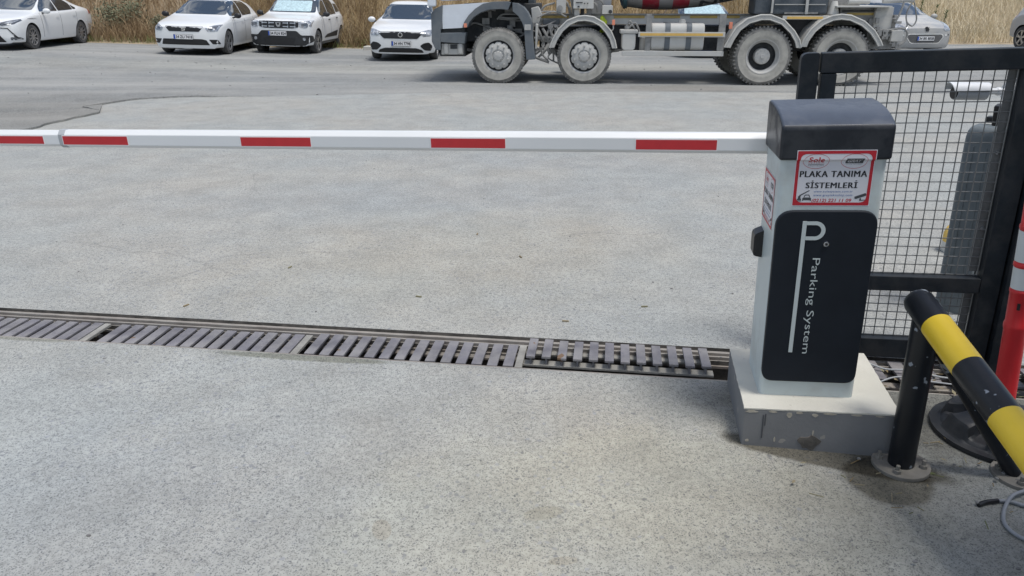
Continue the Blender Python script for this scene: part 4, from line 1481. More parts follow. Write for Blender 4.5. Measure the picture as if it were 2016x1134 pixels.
def f_duster(patch, both, root, bvh):
    gr = patch('grille', rpoly([(-.56, .945), (-.56, .79), (-.40, .755), (.40, .755), (.56, .79), (.56, .945)], .02), 'grille', 'front', cuts=3)
    for sgn in (-1, 1):
        for cx in (.20, .40):
            for cz, fl in ((.895, 1), (.80, -1)):
                x0, x1 = sorted((sgn * (cx - .075), sgn * (cx + .075)))
                patch('grille_bar', [(x0, cz - .012), (x1, cz - .012), (x1, cz + .012), (x0, cz + .012)], 'alloy', 'front', parent=gr, lift=.010, cuts=1)
                xe = sgn * (cx + .066)
                patch('grille_bar', [(xe - .012, cz - .03), (xe + .012, cz - .03), (xe + .012, cz + .03), (xe - .012, cz + .03)], 'alloy', 'front', parent=gr, lift=.010, cuts=1)
        q = [(.56, .93), (.58, .80), (.70, .765), (.87, .80), (.87, .965), (.74, .955)]
        hl = patch('headlamp', rpoly(q if sgn > 0 else [(-a, b) for a, b in reversed(q)], .02), 'lamp', 'front')
        q = [(.62, .89), (.64, .82), (.80, .83), (.82, .90)]
        patch('lamp_insert', q if sgn > 0 else [(-a, b) for a, b in reversed(q)], 'lamp_dark', 'front', parent=hl, lift=.0085)
    bp = patch('lower_bumper', rpoly([(-.88, .57), (-.62, .57), (-.50, .69), (.50, .69), (.62, .57), (.88, .57), (.88, .40), (.62, .24), (-.62, .24), (-.88, .40)], .04), 'trim', 'front', lift=.012, cuts=4)
    patch('lower_grille', rpoly([(-.46, .50), (-.40, .34), (.40, .34), (.46, .50)], .03), 'grille', 'front', lift=.020)
    for sx in (-1, 1):
        hit, _, _, _ = bvh.ray_cast(Vector((sx * .70, -5, .47)), Vector((0, 1, 0)))
        MB().cyl((sx * .70, hit.y - .012, .47), (sx * .70, hit.y - .032, .47), .045, n=20).build('fog_lamp', M_['lamp'], root, bevel=.006)
    plate_on(patch, root, bvh, -.04, .615, '34 FLN 824', w=.52, h=.12)
    hit, _, _, _ = bvh.ray_cast(Vector((0, -5, .85)), Vector((0, 1, 0)))
    bd = MB().prism([(-.075, .91), (.075, .91), (.06, .83), (.03, .79), (-.03, .79), (-.06, .83)], hit.y - .03, hit.y - .004).build('badge', M_['alloy'], root, bevel=.006)
    MB().prism([(-.035, .895), (.035, .895), (.025, .845), (-.025, .845)], hit.y - .034, hit.y - .02).build('badge_face', M_['trim'], bd)


SPEC['duster'] = dict(L=4.34, W=1.81, fo=.84, wb=2.676, wd=.70, wr=.70, arch=.055, sweep=.16, nose_z=.62,
    top=[(0, .95), (.04, .98), (.3, 1.02), (.7, 1.06), (1.08, 1.10), (1.25, 1.14), (1.85, 1.56), (2.2, 1.63), (2.9, 1.64), (3.6, 1.58), (4.05, 1.40), (4.28, 1.0), (4.34, .9)],
    sh=[(0, .90), (.4, .95), (1.2, 1.02), (2.5, 1.05), (3.8, 1.08), (4.34, .88)], w=[(0, .93), (.2, .98), (.6, 1), (3.5, 1), (4.0, .97), (4.34, .9)],
    bot=[(0, .27), (.6, .25), (3.7, .27), (4.34, .36)], front=f_duster,
    screen=[(-.70, 1.155), (.70, 1.155), (.60, 1.54), (-.60, 1.54)], shade=[(-.60, 1.175), (.56, 1.175), (.52, 1.47), (-.54, 1.47)],
    windows=[[(.52, 1.08), (1.02, 1.50), (1.36, 1.54), (1.38, 1.08)], [(1.44, 1.08), (1.42, 1.54), (2.1, 1.53), (2.3, 1.40), (2.3, 1.10)], [(2.38, 1.14), (2.40, 1.40), (2.75, 1.38), (2.9, 1.16)]],
    handles=[(1.25, .95), (2.15, .98)], dark_handles=True, seams=[(.46, .45, .44, 1.05), (1.41, .45, 1.41, 1.06), (2.25, .6, 2.3, 1.06)],
    side=[(rpoly([(.62, .45), (2.1, .45), (2.2, .62), (.9, .54)], .03), 'trim', 'door_trim'), ([(.42, .27), (2.25, .27), (2.25, .36), (.42, .36)], 'trim', 'sill_trim')],
    mpos=(.60, 1.12), mirror='trim', rim='five', rear_lamp=[(3.2, .95), (3.42, .95), (3.42, 1.15), (3.2, 1.15)])


def f_308(patch, both, root, bvh):
    patch('grille_surround', rpoly([(-.50, .60), (-.56, .52), (-.42, .335), (.42, .335), (.56, .52), (.50, .60)], .06), 'chrome', 'front', lift=.004)
    patch('grille', rpoly([(-.475, .585), (-.53, .52), (-.405, .355), (.405, .355), (.53, .52), (.475, .585)], .055), pbr('dusty_grille', (.10, .10, .10), .6, var=.2, vscale=40), 'front', lift=.010)
    both('headlamp', rpoly([(.50, .73), (.60, .665), (.80, .70), (.86, .90), (.78, .93)], .03), 'lamp')
    patch('lip', [(-.78, .22), (.78, .22), (.78, .17), (-.78, .17)], 'trim', 'front')
    plate_on(patch, root, bvh, 0, .475, '34 BR 8008')
    hit, _, _, _ = bvh.ray_cast(Vector((0, -5, .74)), Vector((0, 1, 0)))
    l_ = [(-.06, .03), (-.05, .07), (0, .075), (.02, .05), (.06, .06), (.045, .02), (.07, .0), (.05, -.06), (.03, -.06), (.02, -.02), (-.01, -.06), (-.03, -.06), (-.02, 0), (-.04, .02)]
    MB().prism([(a, .72 + b) for a, b in l_], hit.y - .022, hit.y - .002).build('badge', M_['trim'], root)
    both('bumper_slot', rpoly([(.60, .58), (.60, .54), (.76, .56), (.76, .60)], .02), 'chrome')


SPEC['compact'] = dict(L=4.28, W=1.815, fo=.95, wb=2.61, wd=.63, wr=.68, sweep=.24,
    top=[(0, .76), (.05, .80), (.3, .88), (.7, .96), (1.0, 1.02), (1.15, 1.06), (1.95, 1.42), (2.3, 1.49), (2.9, 1.50), (3.5, 1.43), (3.85, 1.3), (4.15, 1.0), (4.28, .86)],
    sh=[(0, .70), (.4, .83), (1.2, .95), (2.5, .98), (3.8, 1.0), (4.28, .84)], w=[(0, .90), (.2, .965), (.6, .995), (1.2, 1), (3.3, 1), (3.9, .97), (4.28, .9)],
    bot=[(0, .19), (.6, .17), (3.7, .18), (4.28, .27)], front=f_308,
    screen=[(-.71, 1.085), (.71, 1.085), (.58, 1.41), (-.58, 1.41)],
    windows=[[(.40, 1.02), (1.0, 1.38), (1.40, 1.42), (1.42, 1.02)], [(1.48, 1.02), (1.46, 1.42), (2.0, 1.40), (2.4, 1.15), (2.35, 1.04)]],
    handles=[(1.2, .88), (2.1, .90)], seams=[(.42, .3, .40, .98), (1.45, .3, 1.45, 1.0)], mpos=(.5, 1.04), mirror='silver_paint', paint='silver_paint', rim='five')


def f_corolla(patch, both, root, bvh):
    both('headlamp', rpoly([(.42, .66), (.60, .625), (.80, .665), (.885, .80), (.66, .735)], .015), 'lamp_dark')
    both('lamp_insert', rpoly([(.62, .675), (.78, .69), (.84, .765), (.68, .715)], .01), 'lamp', lift=.009)
    patch('lower_grille', rpoly([(-.42, .52), (-.62, .22), (.62, .22), (.42, .52)], .03), 'grille', 'front')
    both('bumper_trim', [(.50, .585), (.70, .575), (.80, .44), (.84, .30), (.815, .30), (.775, .43), (.69, .555), (.50, .565)], 'trim', lift=.006)
    both('fog_lamp', rpoly([(.72, .345), (.72, .27), (.85, .27), (.85, .345)], .03), 'lamp_dark')
    patch('upper_grille', rpoly([(-.40, .665), (.40, .665), (.36, .63), (-.36, .63)], .015), 'grille', 'front')
    patch('lip', [(-.78, .185), (.78, .185), (.78, .155), (-.78, .155)], 'trim', 'front')


SPEC['corolla'] = dict(L=4.63, W=1.78, fo=.93, wb=2.70, wd=.645, wr=.66,
    top=[(0, .70), (.05, .74), (.3, .81), (.7, .88), (1.10, .94), (1.28, .975), (2.0, 1.36), (2.35, 1.43), (2.8, 1.435), (3.3, 1.39), (3.98, 1.11), (4.25, 1.08), (4.58, 1.03), (4.63, .96)],
    sh=[(0, .65), (.4, .76), (1.2, .90), (2.5, .93), (4, .99), (4.63, .92)], w=[(0, .90), (.2, .965), (.6, .995), (1.2, 1), (3.4, 1), (4.1, .97), (4.63, .9)],
    bot=[(0, .18), (.6, .17), (4.0, .19), (4.63, .27)], front=f_corolla,
    screen=[(-.70, .99), (.70, .99), (.56, 1.345), (-.56, 1.345)],
    windows=[[(.58, .955), (1.16, 1.32), (1.52, 1.345), (1.54, .96)], [(1.60, .96), (1.58, 1.345), (2.05, 1.325), (2.42, 1.14), (2.42, .985)], [(2.46, .99), (2.46, 1.12), (2.66, 1.03), (2.62, .995)]],
    handles=[(1.40, .82), (2.35, .845)], seams=[(.56, .3, .52, .92), (1.57, .3, 1.57, .93), (2.48, .55, 2.53, .93)], mpos=(.66, .97), mirror='white_paint',
    rear_lamp=[(3.40, .84), (3.66, .86), (3.66, .97), (3.45, .965)])


def f_plain(patch, both, root, bvh):
    patch('grille', rpoly([(-.5, .72), (-.45, .62), (.45, .62), (.5, .72)], .03), 'grille', 'front')
    both('headlamp', rpoly([(.52, .74), (.58, .64), (.80, .66), (.86, .84), (.74, .80)], .03), 'lamp')
    patch('lower_grille', rpoly([(-.6, .40), (-.62, .26), (.62, .26), (.6, .40)], .03), 'grille', 'front')


SPEC['hatch'] = dict(SPEC['compact'], front=f_plain, paint='blue_paint', mirror='blue_paint', shade=[(-.60, 1.10), (.60, 1.10), (.52, 1.36), (-.52, 1.36)])
SPEC['van'] = dict(SPEC['duster'], front=f_plain, paint='grey_paint', shade=None, mirror='trim')


def spot(x, y):
    return (x, y, cross_fall(x, y) - 0.014)


vehicle(SPEC['corolla'], 'white sedan cut off by the left edge, its side towards the camera', 'car', 'sedan_car', spot(-13.95, 21.2), R(3), .03)
vehicle(SPEC['leon'], 'white hatchback with trapezoid grille and black mirrors, plate 34 ZU 7418', 'car', 'hatchback_car', spot(-8.78, 21.6), R(1.5), .03)
_dz = Vector((0, 0, -.05))
vehicle(SPEC['duster'], 'white SUV with black lower bumper, grey mirrors and a sunshade, plate 34 FLN 824', 'car', 'suv_car', tuple(Vector(spot(-6.62, 23.0)) + _dz), R(-2), .026)
vehicle(SPEC['egea'], 'white sedan half hidden behind the mixer cab, round badge, plate 34 HN 7798', 'car', 'sedan_car', spot(-2.93, 21.2), R(0), .02)
vehicle(SPEC['compact'], 'dusty silver hatchback with wide oval grille behind the rear of the mixer truck', 'car', 'hatchback_car', spot(11.85, 23.3), R(3), 0)
vehicle(SPEC['hatch'], 'dark blue car mostly hidden behind the mixer drum and chassis', 'car', 'hatchback_car', spot(5.6, 22.3), R(0), 0)
vehicle(SPEC['van'], 'dusty grey car with dark mirror cut off by the right edge', 'car', 'suv_car', spot(17.5, 22.6), R(2), 0)

# ------------------------------------------------------------------ concrete mixer truck (side on, nose to the left)
TK = thing('mixer_truck', 'dusty white concrete mixer truck with red striped drum crossing the yard', 'truck', (-0.273, 15.12, -0.014), (0, 0, -0.0787))
_tm = (Matrix.Translation((-0.273, 15.12, -0.014)) @ Matrix.Rotation(-0.0787, 4, 'Z')).inverted()
_tr = _tm.to_3x3()
_to = _tm @ Vector((0, 0, CAM_H))


def T(px, py, v=0.0):
    """photo pixel on the truck's side, v metres behind its near face -> (u, z)"""
    r = _tr @ ray(px, py)
    t = (v - _to.y) / r.y
    return (_to.x + r.x * t, _to.z + r.z * t)


def TP(l, v=0.0):
    return [T(a, b, v) for a, b in l]


DUST = (0.50, 0.49, 0.455)
M_['tk_white'] = pbr('truck_white', (0.68, 0.72, 0.77), 0.4, var=0.04, coat=0.2)
M_['tk_dusty'] = pbr('truck_dusty_white', (0.50, 0.51, 0.50), 0.75, var=0.12, vscale=5, dust=DUST, dust_amt=0.5, dust_scale=4)
M_['tk_grey'] = pbr('truck_grey_plastic', (0.10, 0.12, 0.14), 0.6, var=0.12, vscale=5, dust=(0.18, 0.19, 0.195), dust_amt=0.3, dust_scale=3)
M_['tk_fender'] = pbr('truck_dusty_fender', (0.34, 0.35, 0.35), 0.8, var=0.15, vscale=6, dust=DUST, dust_amt=0.5, dust_scale=5)
M_['tk_metal'] = pbr('truck_dusty_metal', (0.16, 0.165, 0.165), 0.8, var=0.3, vscale=8, dust=(0.36, 0.355, 0.34), dust_amt=0.4, dust_scale=6)
M_['tk_dark'] = pbr('truck_dark', (0.022, 0.026, 0.03), 0.8, var=0.4, vscale=6, dust=(0.09, 0.09, 0.09), dust_amt=0.3, dust_scale=5)
M_['tk_blue'] = pbr('truck_slate_tank', (0.035, 0.05, 0.065), 0.5, var=0.2, vscale=4, dust=(0.12, 0.13, 0.14), dust_amt=0.25, dust_scale=4)
M_['tk_drum'] = pbr('drum_grey', (0.36, 0.365, 0.37), 0.6, var=0.08, vscale=3, dust=(0.42, 0.41, 0.40), dust_amt=0.3, dust_scale=3)
M_['tk_red'] = pbr('drum_red', (0.42, 0.03, 0.055), 0.55, var=0.12, vscale=4, dust=(0.36, 0.2, 0.2), dust_amt=0.1, dust_scale=5)
M_['tk_yellow'] = pbr('yellow_reflector', (0.42, 0.30, 0.08), 0.45, var=0.12, vscale=10)
M_['tk_amber'] = pbr('amber_reflector', (0.68, 0.44, 0.12), 0.45, var=0.1, vscale=10)
M_['tk_orange'] = pbr('orange_marker', (0.75, 0.26, 0.16), 0.45, var=0.1)
M_['tk_lime'] = pbr('lime_cloth', (0.45, 0.55, 0.04), 0.8, var=0.2, vscale=30)
M_['tk_tyre'] = pbr('dusty_tyre_wall', (0.29, 0.28, 0.255), 0.95, var=0.25, vscale=9, bump=0.4, bscale=22, dust=(0.46, 0.445, 0.40), dust_amt=0.5, dust_scale=4)
M_['tk_tread'] = pbr('dusty_tread', (0.11, 0.11, 0.105), 0.95, var=0.3, vscale=20, dust=(0.30, 0.29, 0.27), dust_amt=0.35, dust_scale=9)
M_['tk_rim'] = pbr('dusty_rim', (0.42, 0.425, 0.42), 0.7, var=0.1, vscale=14, dust=(0.46, 0.45, 0.42), dust_amt=0.4, dust_scale=8)


def tprism(name, poly, v0, v1, mat, parent=TK, bevel=0.012):
    return MB().prism(poly, v0, v1).build(name, M_[mat], parent, bevel=bevel)


def tbox(name, x0, y0, x1, y1, v0, v1, mat, parent=TK, bevel=0.01):
    (u0, z1), (u1, z0) = T(x0, y0, v0), T(x1, y1, v0)
    return MB().box(((u0 + u1) / 2, (v0 + v1) / 2, (z0 + z1) / 2), (u1 - u0, v1 - v0, z1 - z0)).build(name, M_[mat], parent, bevel=bevel)


def truck_wheel(u, vface, side, rear):
    """side -1: outer face towards the camera"""
    r, w = (.520, .32) if not rear else (.535, .60)
    c = Vector((u, vface + w / 2 * (-side), r))
    M = Matrix.Translation(c) @ Matrix.Rotation(-math.pi / 2 * side if False else (math.pi / 2 if side < 0 else -math.pi / 2), 4, 'X')
    h = w / 2
    mb = MB()
    rim = .305
    prof = [(rim, -h), (r * .80, -h - .006), (r * .93, -h), (r * .985, -h + .03), (r, -h + .05), (r, h - .05), (r * .985, h - .03), (r * .950, h - .006), (r * .88, h + .008), (r * .86, h + .004), (r * .74, h + .012), (rim + .02, h + .002), (rim, h - .012)]
    mats = [1 if 3 <= j <= 7 else 0 for j in range(len(prof))]
    mats[2] = 0
    mb.lathe(prof, M, 56, closed=True, mats=mats)
    n = 46 if rear else 60
    mb.mi = 1
    for i in range(n):
        S = M @ Matrix.Rotation(2 * math.pi * i / n, 4, 'Z')
        d = .018 if rear else .008
        for z0, z1 in ((h - .13, h - .012), (-h + .012, -h + .13), (-.06, .06)):
            mb.box((r + d / 2 - .010, 0, (z0 + z1) / 2), (d + .02, .030 if rear else .034, z1 - z0), S)
    o = mb.build('wheel', [M_['tk_tyre'], M_['tk_tread']], TK, sharp=35)
    mb = MB()
    if not rear:
        mb.mi = 1
        mb.lathe([(rim, h - .02), (.285, h - .06), (.255, h - .075), (.10, h - .06)], M, 40)
        mb.mi = 0
        mb.lathe([(rim - .004, h - .012), (rim + .014, h + .004), (rim + .014, h - .004), (rim - .016, h - .03)], M, 48)
        # scalloped disc
        k = 80
        prof2 = []
        vs = []
        for q, (rr, zz) in enumerate(((.262, h - .045), (.25, h - .012), (.19, h + .012), (.125, h + .020), (.115, h + .004), (.09, h + .012), (.08, h + .045), (0.002, h + .055))):
            for i in range(k):
                t = 2 * math.pi * i / k
                f = 1 - (.10 * max(0, math.cos(10 * t)) ** 3 if q < 2 else 0)
                vs.append(M @ Vector((rr * f * math.cos(t), rr * f * math.sin(t), zz)))
        fs = [(j * k + i, j * k + (i + 1) % k, (j + 1) * k + (i + 1) % k, (j + 1) * k + i) for j in range(7) for i in range(k)]
        mb.raw(vs, fs)
        for i in range(10):
            t = 2 * math.pi * (i + .5) / 10
            p0 = M @ Vector((.195 * math.cos(t), .195 * math.sin(t), h))
            p1 = M @ Vector((.195 * math.cos(t), .195 * math.sin(t), h + .045))
            mb.cyl(p0, p1, .020, .014, n=8)
            t2 = t + .3
            p0 = M @ Vector((.085 * math.cos(t2), .085 * math.sin(t2), h))
            p1 = M @ Vector((.085 * math.cos(t2), .085 * math.sin(t2), h + .042))
            mb.cyl(p0, p1, .015, .011, n=8)
    else:
        mb.mi = 0
        mb.lathe([(rim + .012, h - .004), (rim + .016, h + .006), (rim, h + .002), (rim - .02, h - .05), (rim - .05, h - .09)], M, 48)
        mb.mi = 1
        mb.lathe([(rim - .05, h - .09), (.235, h - .17), (.145, h - .19)], M, 48)
        mb.mi = 0
        mb.lathe([(.148, h - .19), (.148, h - .06), (.14, h - .045), (.10, h - .04), (.04, h - .035), (.036, h - .02), (.002, h - .02)], M, 40)
        for i in range(10):
            t = 2 * math.pi * i / 10
            mb.cyl(M @ Vector((.115 * math.cos(t), .115 * math.sin(t), h - .045)), M @ Vector((.115 * math.cos(t), .115 * math.sin(t), h - .03)), .010, n=6)
    mb.build('rim', [M_['tk_rim'], M_['tk_dark']], o)
    return o


U = [T(981, 110)[0], T(1150, 110)[0], T(1502, 110)[0], T(1655, 110)[0]]
for i, u in enumerate(U):
    truck_wheel(u, 0.0, -1, i >= 2)
    truck_wheel(u, 2.42, 1, i >= 2)

# cab
u0, u1 = T(863, 0)[0], T(1000, 0)[0]
cab = MB()
cab.prism(rpoly([(u0, 1.52), (u1 + .35, 1.60), (u1 + .35, 3.0), (u0 + .25, 3.0), (u0 - .03, 2.2)], .08, 3), .03, 2.39)
cabo = cab.build('cab', M_['tk_white'], TK, bevel=.03)
MB().prism([(u0 - .04, 2.05), (u0 - .028, 2.05), (u0 + .222, 2.95), (u0 + .19, 2.95)], .2, 2.2).build('windscreen', M_['glass'], cabo)
MB().prism(rpoly([(u0 + .25, 2.1), (u0 + 1.15, 2.1), (u0 + 1.15, 2.8), (u0 + .42, 2.8)], .05, 3), .022, .04).build('door_window', M_['glass'], cabo)
tbox('side_mirror', 840, -22, 857, 13, -.12, .05, 'tk_white', bevel=.03)
tbox('mirror_arm', 856, -18, 866, -10, -.05, .1, 'tk_dark')
tprism('cab_panel', TP([(871.6, 10.5), (975, 3.5), (964, 5), (946, 13.5), (931, 26), (921, 37), (911, 55), (871, 57), (870, 23)]), .02, .35, 'tk_white', bevel=.014)
tprism('bumper_corner', TP([(848.5, 27), (855.5, 18), (864.5, 13), (871.5, 9.7), (870, 57), (867.5, 58), (867.5, 99), (858, 98), (850, 82)]), -.01, 2.43, 'tk_grey', bevel=.02)
MB().box((T(868, 60)[0] + .2, 1.2, .95), (.5, 2.2, .9)).build('bumper_core', M_['tk_dark'], TK)
tprism('step', TP([(866.5, 65), (917, 64), (914, 86.5), (867.7, 83)]), 0, .30, 'tk_grey', bevel=.012)
br_ = tprism('bumper_bracket', TP([(868, 86), (911, 87), (911, 108), (868, 108)]), .06, .3, 'tk_fender')
tbox('bracket_opening', 886.5, 87.5, 900, 96, .05, .07, 'tk_dark', br_, bevel=0)
for x in (878, 906):
    tbox('bracket_tab', x - 4, 86, x + 4, 106, .02, .06, 'tk_fender', br_)
outer = [(910, 55), (914, 43), (922.5, 30), (935.5, 17), (951, 7), (969, 3.2), (1000, 2.6), (1006, 5)]
inner = [(1000.5, 19.5), (986, 18), (964, 19), (947, 24.5), (933, 33.5), (925, 42.5), (920, 54)]
wa = tprism('wheel_arch', TP(outer + inner), -.02, .45, 'tk_grey', bevel=.01)
tbox('arch_marker', 913, 46, 919, 54, -.028, -.015, 'tk_orange', wa, bevel=.003)
ra = tprism('rear_arch', TP([(1008.5, 5), (1020.5, 6.5), (1031, 14), (1039, 24.5), (1045, 37), (1047, 47), (1050, 80), (1053.5, 117), (1036, 118), (1034, 90), (1032, 58), (1028, 45), (1020.5, 32), (1009, 22)]), -.01, .42, 'tk_grey', bevel=.01)
tbox('side_marker', 1032.5, 48.5, 1045, 59.5, -.03, -.005, 'tk_fender', ra, bevel=.006)
tprism('splash_panel', TP([(1054, 47), (1059, 48), (1056, 97), (1053, 97)]), .05, .3, 'tk_fender')
# inside of the wheel well, engine and frame: real dark bodies
MB().box((U[0] + .02, 1.22, 1.12), (1.5, 1.5, .72)).build('engine_bay', M_['tk_dark'], TK, bevel=.03)
eng = MB()
rnd = random.Random(3)
for i in range(26):
    u = U[0] + rnd.uniform(-.6, .75)
    z = rnd.uniform(.85, 1.4)
    v = rnd.uniform(.34, .5)
    if i % 2:
        eng.tube(spline([(u, v, z), (u + rnd.uniform(.1, .35), v - .03, z + rnd.uniform(-.1, .12)), (u + rnd.uniform(.3, .6), v, z + rnd.uniform(-.1, .1))], 4), .018, 6)
    else:
        eng.box((u, v, z), (rnd.uniform(.06, .2), .1, rnd.uniform(.05, .16)))
eng.build('engine_parts', M_['tk_metal'], TK, bevel=0)['label'] = 'jumble of dusty hoses and brackets in the wheel well'

# chassis
cz0, cz1 = T(1150, 48, .6)[1], T(1150, 29, .6)[1]
ua, ub = T(1052, 40, .6)[0], T(1700, 40, .6)[0]
ch = MB().box(((ua + ub) / 2, .66, (cz0 + cz1) / 2), (ub - ua, .10, cz1 - cz0)).box(((ua + ub) / 2, 1.76, (cz0 + cz1) / 2), (ub - ua, .10, cz1 - cz0)).build('chassis_rail', M_['tk_dusty'], TK, bevel=.01)
MB().box(((ua + ub) / 2, .64, cz1 + .012), (ub - ua, .16, .02)).build('rail_lip', M_['tk_metal'], ch)
for a, b in ((1056, 1120), (1209, 1269), (1288, 1339), (1359, 1412), (1430, 1456)):
    tbox('reflective_strip', a, 30.5, b, 35.8, .597, .61, 'tk_yellow', ch, bevel=0)
MB().box(((ua + ub) / 2 + .05, 1.21, .82), (ub - ua - .1, .9, .46)).build('underframe', M_['tk_dark'], TK, bevel=.02)
for u in U:
    MB().cyl((u, .2, .52), (u, 2.2, .52), .11, n=16).ball((u, 1.21, .52), .24).build('axle', M_['tk_dark'], TK)
for u, h in ((U[0], .95), (U[1], .95)):
    mb = MB()
    for k in range(5):
        L_ = h - .13 * k
        mb.tube([(u - L_, .42, .60 + .04 - .022 * k), (u, .42, .56 - .022 * k), (u + L_, .42, .60 + .04 - .022 * k)], .016, 6)
    mb.build('leaf_spring', M_['tk_metal'], TK)
mb = MB()
for i in range(34):
    u = T(rnd.uniform(1056, 1098), 60, .45)[0]
    z = rnd.uniform(.55, 1.12)
    q = rnd.random()
    if q < .45:
        mb.tube(spline([(u, .42, z), (u + rnd.uniform(-.1, .1), .38, z - .12), (u + rnd.uniform(-.2, .25), .42, z - .25)], 4), rnd.uniform(.012, .03), 7)
    elif q < .8:
        mb.cyl((u, .36, z), (u, .5, z), rnd.uniform(.03, .065), n=10)
    else:
        mb.box((u, .45, z), (rnd.uniform(.05, .16), .12, rnd.uniform(.04, .1)))
mb.tube([T(1050, 76, .4)[:1] + (.4,) + T(1050, 76, .4)[1:], T(1092, 73, .4)[:1] + (.4,) + T(1092, 73, .4)[1:]], .03, 8)
mb.build('steering_gear', M_['tk_metal'], TK)['label'] = 'dusty pipes, rods and valves between the two front wheels'
MB().box((T(1085, 43, .5)[0], .56, T(1085, 43, .5)[1]), (.33, .06, .11)).build('frame_box', M_['tk_grey'], TK, bevel=.02)

o2 = [(1082.5, 94), (1089, 77), (1100.6, 57), (1117, 41), (1137, 33), (1152, 31.5), (1169, 34), (1188, 45), (1202.5, 62), (1210, 80), (1213, 95)]
i2 = [(1206, 95), (1201, 77), (1192, 63), (1180.6, 50), (1166, 42.6), (1152, 40), (1138, 41), (1122.5, 48), (1108, 60.6), (1097, 77), (1090, 93.5)]


def fender(o_, i_):
    mb = MB()
    n = len(o_)
    po, pi_ = TP(o_), TP(i_[::-1])
    cx, cz = sum(p[0] for p in po) / n, min(p[1] for p in po)
    # skirt ring on the near side, then the arched sheet over the tyre
    vs = [(a, -.03, b) for a, b in po] + [(a, -.03, b) for a, b in pi_]
    fs = [(i, i + 1, n + i + 1, n + i) for i in range(n - 1)]
    mb.raw(vs, fs)
    mb2 = [(a, -.03, b) for a, b in po] + [(a, .50, b) for a, b in po] + [(a, .50, b - .02) for a, b in po] + [(a, .0, b - .02) for a, b in po]
    f2 = []
    for q in range(3):
        f2 += [(q * n + i, q * n + i + 1, (q + 1) * n + i + 1, (q + 1) * n + i) for i in range(n - 1)]
    mb.raw(mb2, f2)
    # rolled inner lip
    mb.tube([(a, -.025, b) for a, b in pi_], .014, 6)
    mb.tube([(a, -.022, b) for a, b in po], .020, 8)
    return mb.build('fender', M_['tk_fender'], TK, sharp=50)


fender(o2, i2)
o3 = [(1426, 93), (1436, 75), (1450, 53.6), (1472, 37), (1497.6, 30), (1517, 30), (1543, 40), (1563, 61.5), (1573, 79), (1576, 94)]
i3 = [(1568, 94), (1565, 81), (1556, 65), (1538, 47), (1515, 38.5), (1499, 38.5), (1476, 45), (1457, 59), (1444, 78), (1436, 94)]
fender(o3, i3)
o4 = [(1577, 92), (1582.6, 77), (1597, 57), (1617, 40), (1638, 31.6), (1656, 29), (1675, 31), (1701, 42.6), (1720.6, 60.6), (1732, 80), (1736, 90)]
i4 = [(1728, 91), (1724, 82), (1713, 65), (1696, 50), (1673, 39.5), (1656, 37.5), (1640, 39.5), (1621, 48), (1604, 62), (1591, 80), (1586, 92)]
fender(o4, i4)

# fuel tank
(fu0, fz1), (fu1, fz0) = T(1283, 46, .08), T(1384, 100, .08)
prof = rpoly([(.06, fz0), (.66, fz0), (.66, fz1), (.06, fz1)], .13, 6)
tank = MB().prism(prof, fu0, fu1, SIDE).build('fuel_tank', M_['tk_dusty'], TK, bevel=.03, seg=3)
for x in (1314, 1356):
    u = T(x, 70, .08)[0]
    p2_ = rpoly([(.052, fz0 - .008), (.668, fz0 - .008), (.668, fz1 + .008), (.052, fz1 + .008)], .13, 6)
    MB().prism(p2_, u - .05, u + .05, SIDE).build('strap', M_['tk_grey'], tank)
cu_, cz_ = T(1344, 46, .2)
MB().cyl((cu_, .25, cz_ - .03), (cu_, .25, cz_ + .05), .065, n=20).cyl((cu_, .25, cz_ + .05), (cu_, .25, cz_ + .075), .05, n=20).build('filler_cap', M_['tk_dusty'], tank, bevel=.006)
# side guard
sg = tbox('side_guard', 1257, 63, 1427.5, 73.5, .0, .045, 'tk_dusty', bevel=.006)
tbox('reflective_strip', 1260.5, 65.3, 1423, 71, -.004, .01, 'tk_amber', sg, bevel=0)
tbox('lower_beam', 1224.5, 100.2, 1424, 111, .0, .045, 'tk_dusty', sg, bevel=.006)
for x in (1276.5, 1421):
    tbox('guard_post', x - 3, 28, x + 3, 101, .05, .09, 'tk_metal', sg, bevel=.004)
for x in (1208, 1439):
    tbox('marker_light', x - 2.6, 39 if x < 1300 else 43.5, x + 2.6, 49.5 if x < 1300 else 57, .03, .07, 'tk_orange', bevel=.006)
mb = MB().tube(spline([(*T(1207.5, 50, .06)[:1], .06, T(1207.5, 50, .06)[1]), (T(1207, 58, .06)[0], .06, T(1207, 58, .06)[1]), (T(1202, 61, .06)[0], .12, T(1202, 61, .06)[1])], 4), .012, 6)
mb.build('marker_bracket', M_['tk_fender'], TK)
# air unit and small canister
(au0, az1), (au1, az0) = T(1225, 66, .1), T(1250, 99.5, .1)
au = MB().prism(rpoly([(au0, az0), (au1, az0), (au1, az1), (au0, az1)], [.08, .08, .03, .03], 4), .06, .36).build('air_canister', M_['tk_dusty'], TK, bevel=.03)
tbox('canister_head', 1221.5, 58.5, 1256, 66.5, .05, .38, 'tk_fender', au, bevel=.015)
mb = MB()
for (x0_, y0_, x1_, y1_) in ((1236, 58, 1252, 62), (1238, 54, 1262, 72), (1230, 60, 1246, 50)):
    a, b = T(x0_, y0_, .2), T(x1_, y1_, .2)
    mb.tube(spline([(a[0], .2, a[1]), ((a[0] + b[0]) / 2, .15, max(a[1], b[1]) + .08), (b[0], .2, b[1])], 6), .018, 7)
mb.cyl((T(1236, 60)[0], .2, az1 + .05), (T(1236, 60)[0], .2, az1 + .14), .05, n=12)
mb.build('canister_hose', M_['tk_metal'], au)
(bu0, bz1), (bu1, bz0) = T(1259, 73, .2), T(1272, 99, .2)
